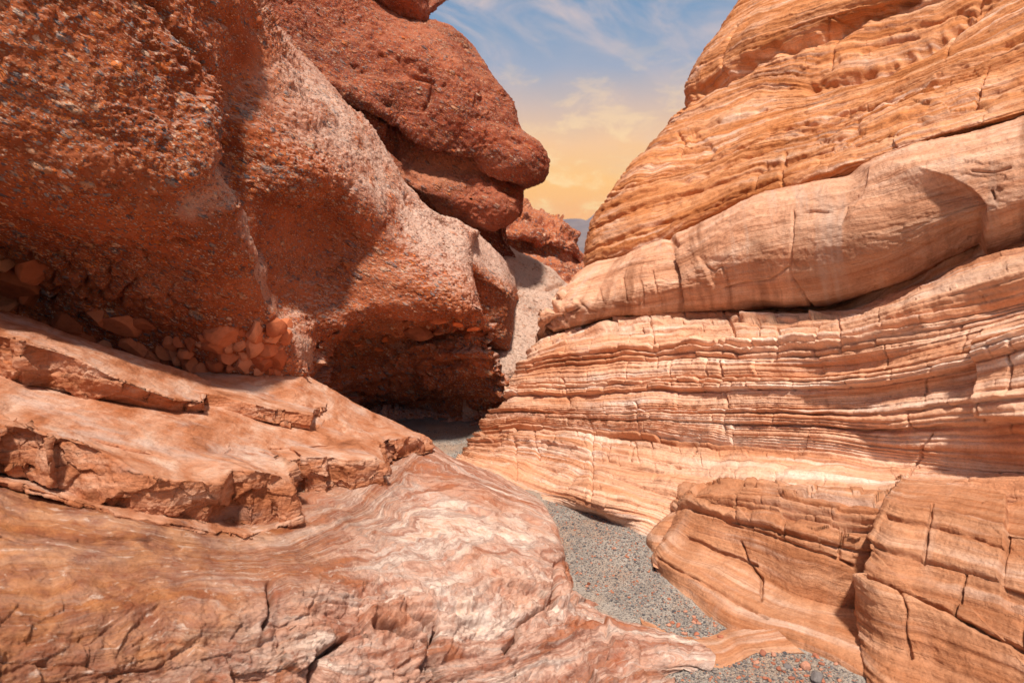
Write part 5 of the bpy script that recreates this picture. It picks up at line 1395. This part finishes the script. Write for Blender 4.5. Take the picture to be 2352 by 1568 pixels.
def in_wash(n):
    """points spread over the gravel that can be seen"""
    polys = [[(1250, 1140), (1370, 1165), (1480, 1235), (1500, 1300), (1580, 1375), (1670, 1440), (1668, 1470), (1580, 1470), (1440, 1405), (1350, 1355), (1300, 1300), (1284, 1240)],
             [(1536, 1500), (1640, 1490), (1720, 1465), (1860, 1500), (1990, 1568), (2010, 1590), (1550, 1590)],
             [(965, 990), (1060, 975), (1130, 968), (1110, 990), (1056, 1045), (1000, 1020)]]
    pts = []
    wts = [0.62, 0.3, 0.08]
    for poly, wt in zip(polys, wts):
        wp = np.array([P(x, y, 'g')[:2] for x, y in poly])
        lo, hi = wp.min(0), wp.max(0)
        k = 0
        need = int(n * wt)
        c = lo + (hi - lo) * rs.rand(need * 6, 2)
        ins = np.zeros(len(c), bool)
        for (x0, y0), (x1, y1) in zip(wp, np.roll(wp, -1, 0)):
            cond = ((y0 > c[:, 1]) != (y1 > c[:, 1])) & (c[:, 0] < (x1 - x0) * (c[:, 1] - y0) / (y1 - y0 + 1e-12) + x0)
            ins ^= cond
        pts.append(c[ins][:need])
    return np.concatenate(pts)


proto = [rock_shape(1000 + k, 9, (1, 0.8 + 0.3 * rs.rand(), 0.45 + 0.3 * rs.rand()), 1, 0.0) for k in range(8)]
pts = in_wash(16000)
sizes = 0.003 + 0.007 * rs.rand(len(pts)) ** 3 + 0.009 * (rs.rand(len(pts)) < 0.03)
zz = gz(pts[:, 0], pts[:, 1])
VV, FF, BB = [], [], []
base = 0
for (x, y), s_, z in zip(pts, sizes, zz):
    v, f = proto[rs.randint(8)]
    a = rs.rand() * 6.28
    ca, sa = math.cos(a), math.sin(a)
    vv = np.stack([v[:, 0] * ca - v[:, 1] * sa, v[:, 0] * sa + v[:, 1] * ca, v[:, 2]], -1) * s_ + (x, y, z + s_ * 0.25)
    VV.append(vv); FF.append(f + base); base += len(v)
    b = np.zeros((len(v), 3)); b[:, 2] = rs.rand(); BB.append(b)
pe = mesh_object('gravel', np.concatenate(VV), np.concatenate(FF), M_PEBBLE, None, {'bed': np.concatenate(BB)}, smooth=False)
pe['kind'] = 'stuff'

big = [(1365, 1163, 0.040, M_DARKST, 'dark brown rounded stone lying alone at the foot of the right wall'),
       (1352, 1338, 0.020, M_DARKST, 'small dark stone on the gravel close to the swirled ledge'),
       (1655, 1462, 0.032, M_STONE, 'largest pink stone in the heap where the gravel bends under the right wall'),
       (1875, 1560, 0.050, M_GREYST, 'grey stone at the bottom edge of the picture, below the right wall'),
       (1850, 1530, 0.040, M_STONE, 'pale rounded stone at the near foot of the right wall')]
for k, (x, y, s_, m_, lab) in enumerate(big):
    c = P(x, y, 'g')
    o = put_stone('loose_stone', m_, (c[0], c[1], float(gz(c[0], c[1])) + s_ * 0.35), s_, 1100 + k, (0.2, 0.1, k * 1.3), (1, 0.85, 0.75))
    o['label'] = lab
    o['category'] = 'stone'
    o['group'] = 'loose stones on the gravel'
zones = [(1610, 1435, 80, 30, 30, 0.018, 'small angular pink stone lying in the scatter where the gravel bends beneath the right wall'),
         (1545, 1390, 110, 70, 36, 0.013, 'small reddish stone lying on the middle of the grey gravel bend'),
         (1420, 1270, 100, 90, 26, 0.012, 'tiny reddish stone on the farther half of the gravel bend'),
         (1800, 1530, 150, 34, 46, 0.020, 'small stone lying on the nearest patch of gravel at the bottom')]
k = 0
for zx, zy, wx, wy, n, s0, lab in zones:
    protos = []
    for j in range(n):
        x, y = zx + (rs.rand() - 0.5) * 2 * wx, zy + (rs.rand() - 0.5) * 2 * wy
        c = P(x, y, 'g')
        s_ = s0 * (0.75 + 1.1 * rs.rand() ** 2)
        mt = M_STONE if rs.rand() < 0.72 else M_GREYST
        if j < 5:
            o = put_stone('loose_stone', mt, (0, 0, 0), s0, 1200 + k, (0.3 * rs.rand(), 0.3 * rs.rand(), 6 * rs.rand()), (1, 0.75, 0.5), sub=2)
            protos.append(o)
        else:
            o = protos[j % 5].copy()
            COL.objects.link(o)
            o.rotation_euler = (0, 0, rs.rand() * 6.28)
        o.scale = (s_ / s0,) * 3
        o.location = (float(c[0]), float(c[1]), float(gz(c[0], c[1])) + s_ * 0.25)
        o['label'] = lab
        o['category'] = 'stone'
        o['group'] = lab.replace('small ', '').replace('tiny ', '').replace('stone', 'stones', 1)
        k += 1

# ------------------------------------------------------------------ the air between here and the mountains
hm = bpy.data.materials.new('air')
hm.use_nodes = True
ht = NT(hm.node_tree)
ho = ht.n('ShaderNodeOutputMaterial')
hv = ht.n('ShaderNodeVolumePrincipled', i_Density=0.00011, i_Anisotropy=0.0)
hv.inputs['Color'].default_value = (0.33, 0.52, 0.92, 1)
ht.l(hv.outputs[0], ho.inputs['Volume'])
hb = np.array([[x, y, z] for z in (-8.0, 360.0) for x, y in ((-5600, -3400), (5600, -3400), (5600, 4700), (-5600, 4700))], float)
hq = np.array([[0, 3, 2, 1], [4, 5, 6, 7], [0, 1, 5, 4], [1, 2, 6, 5], [2, 3, 7, 6], [3, 0, 4, 7]])
hz = mesh_object('haze', hb, hq, hm, smooth=False)
hz['kind'] = 'stuff'
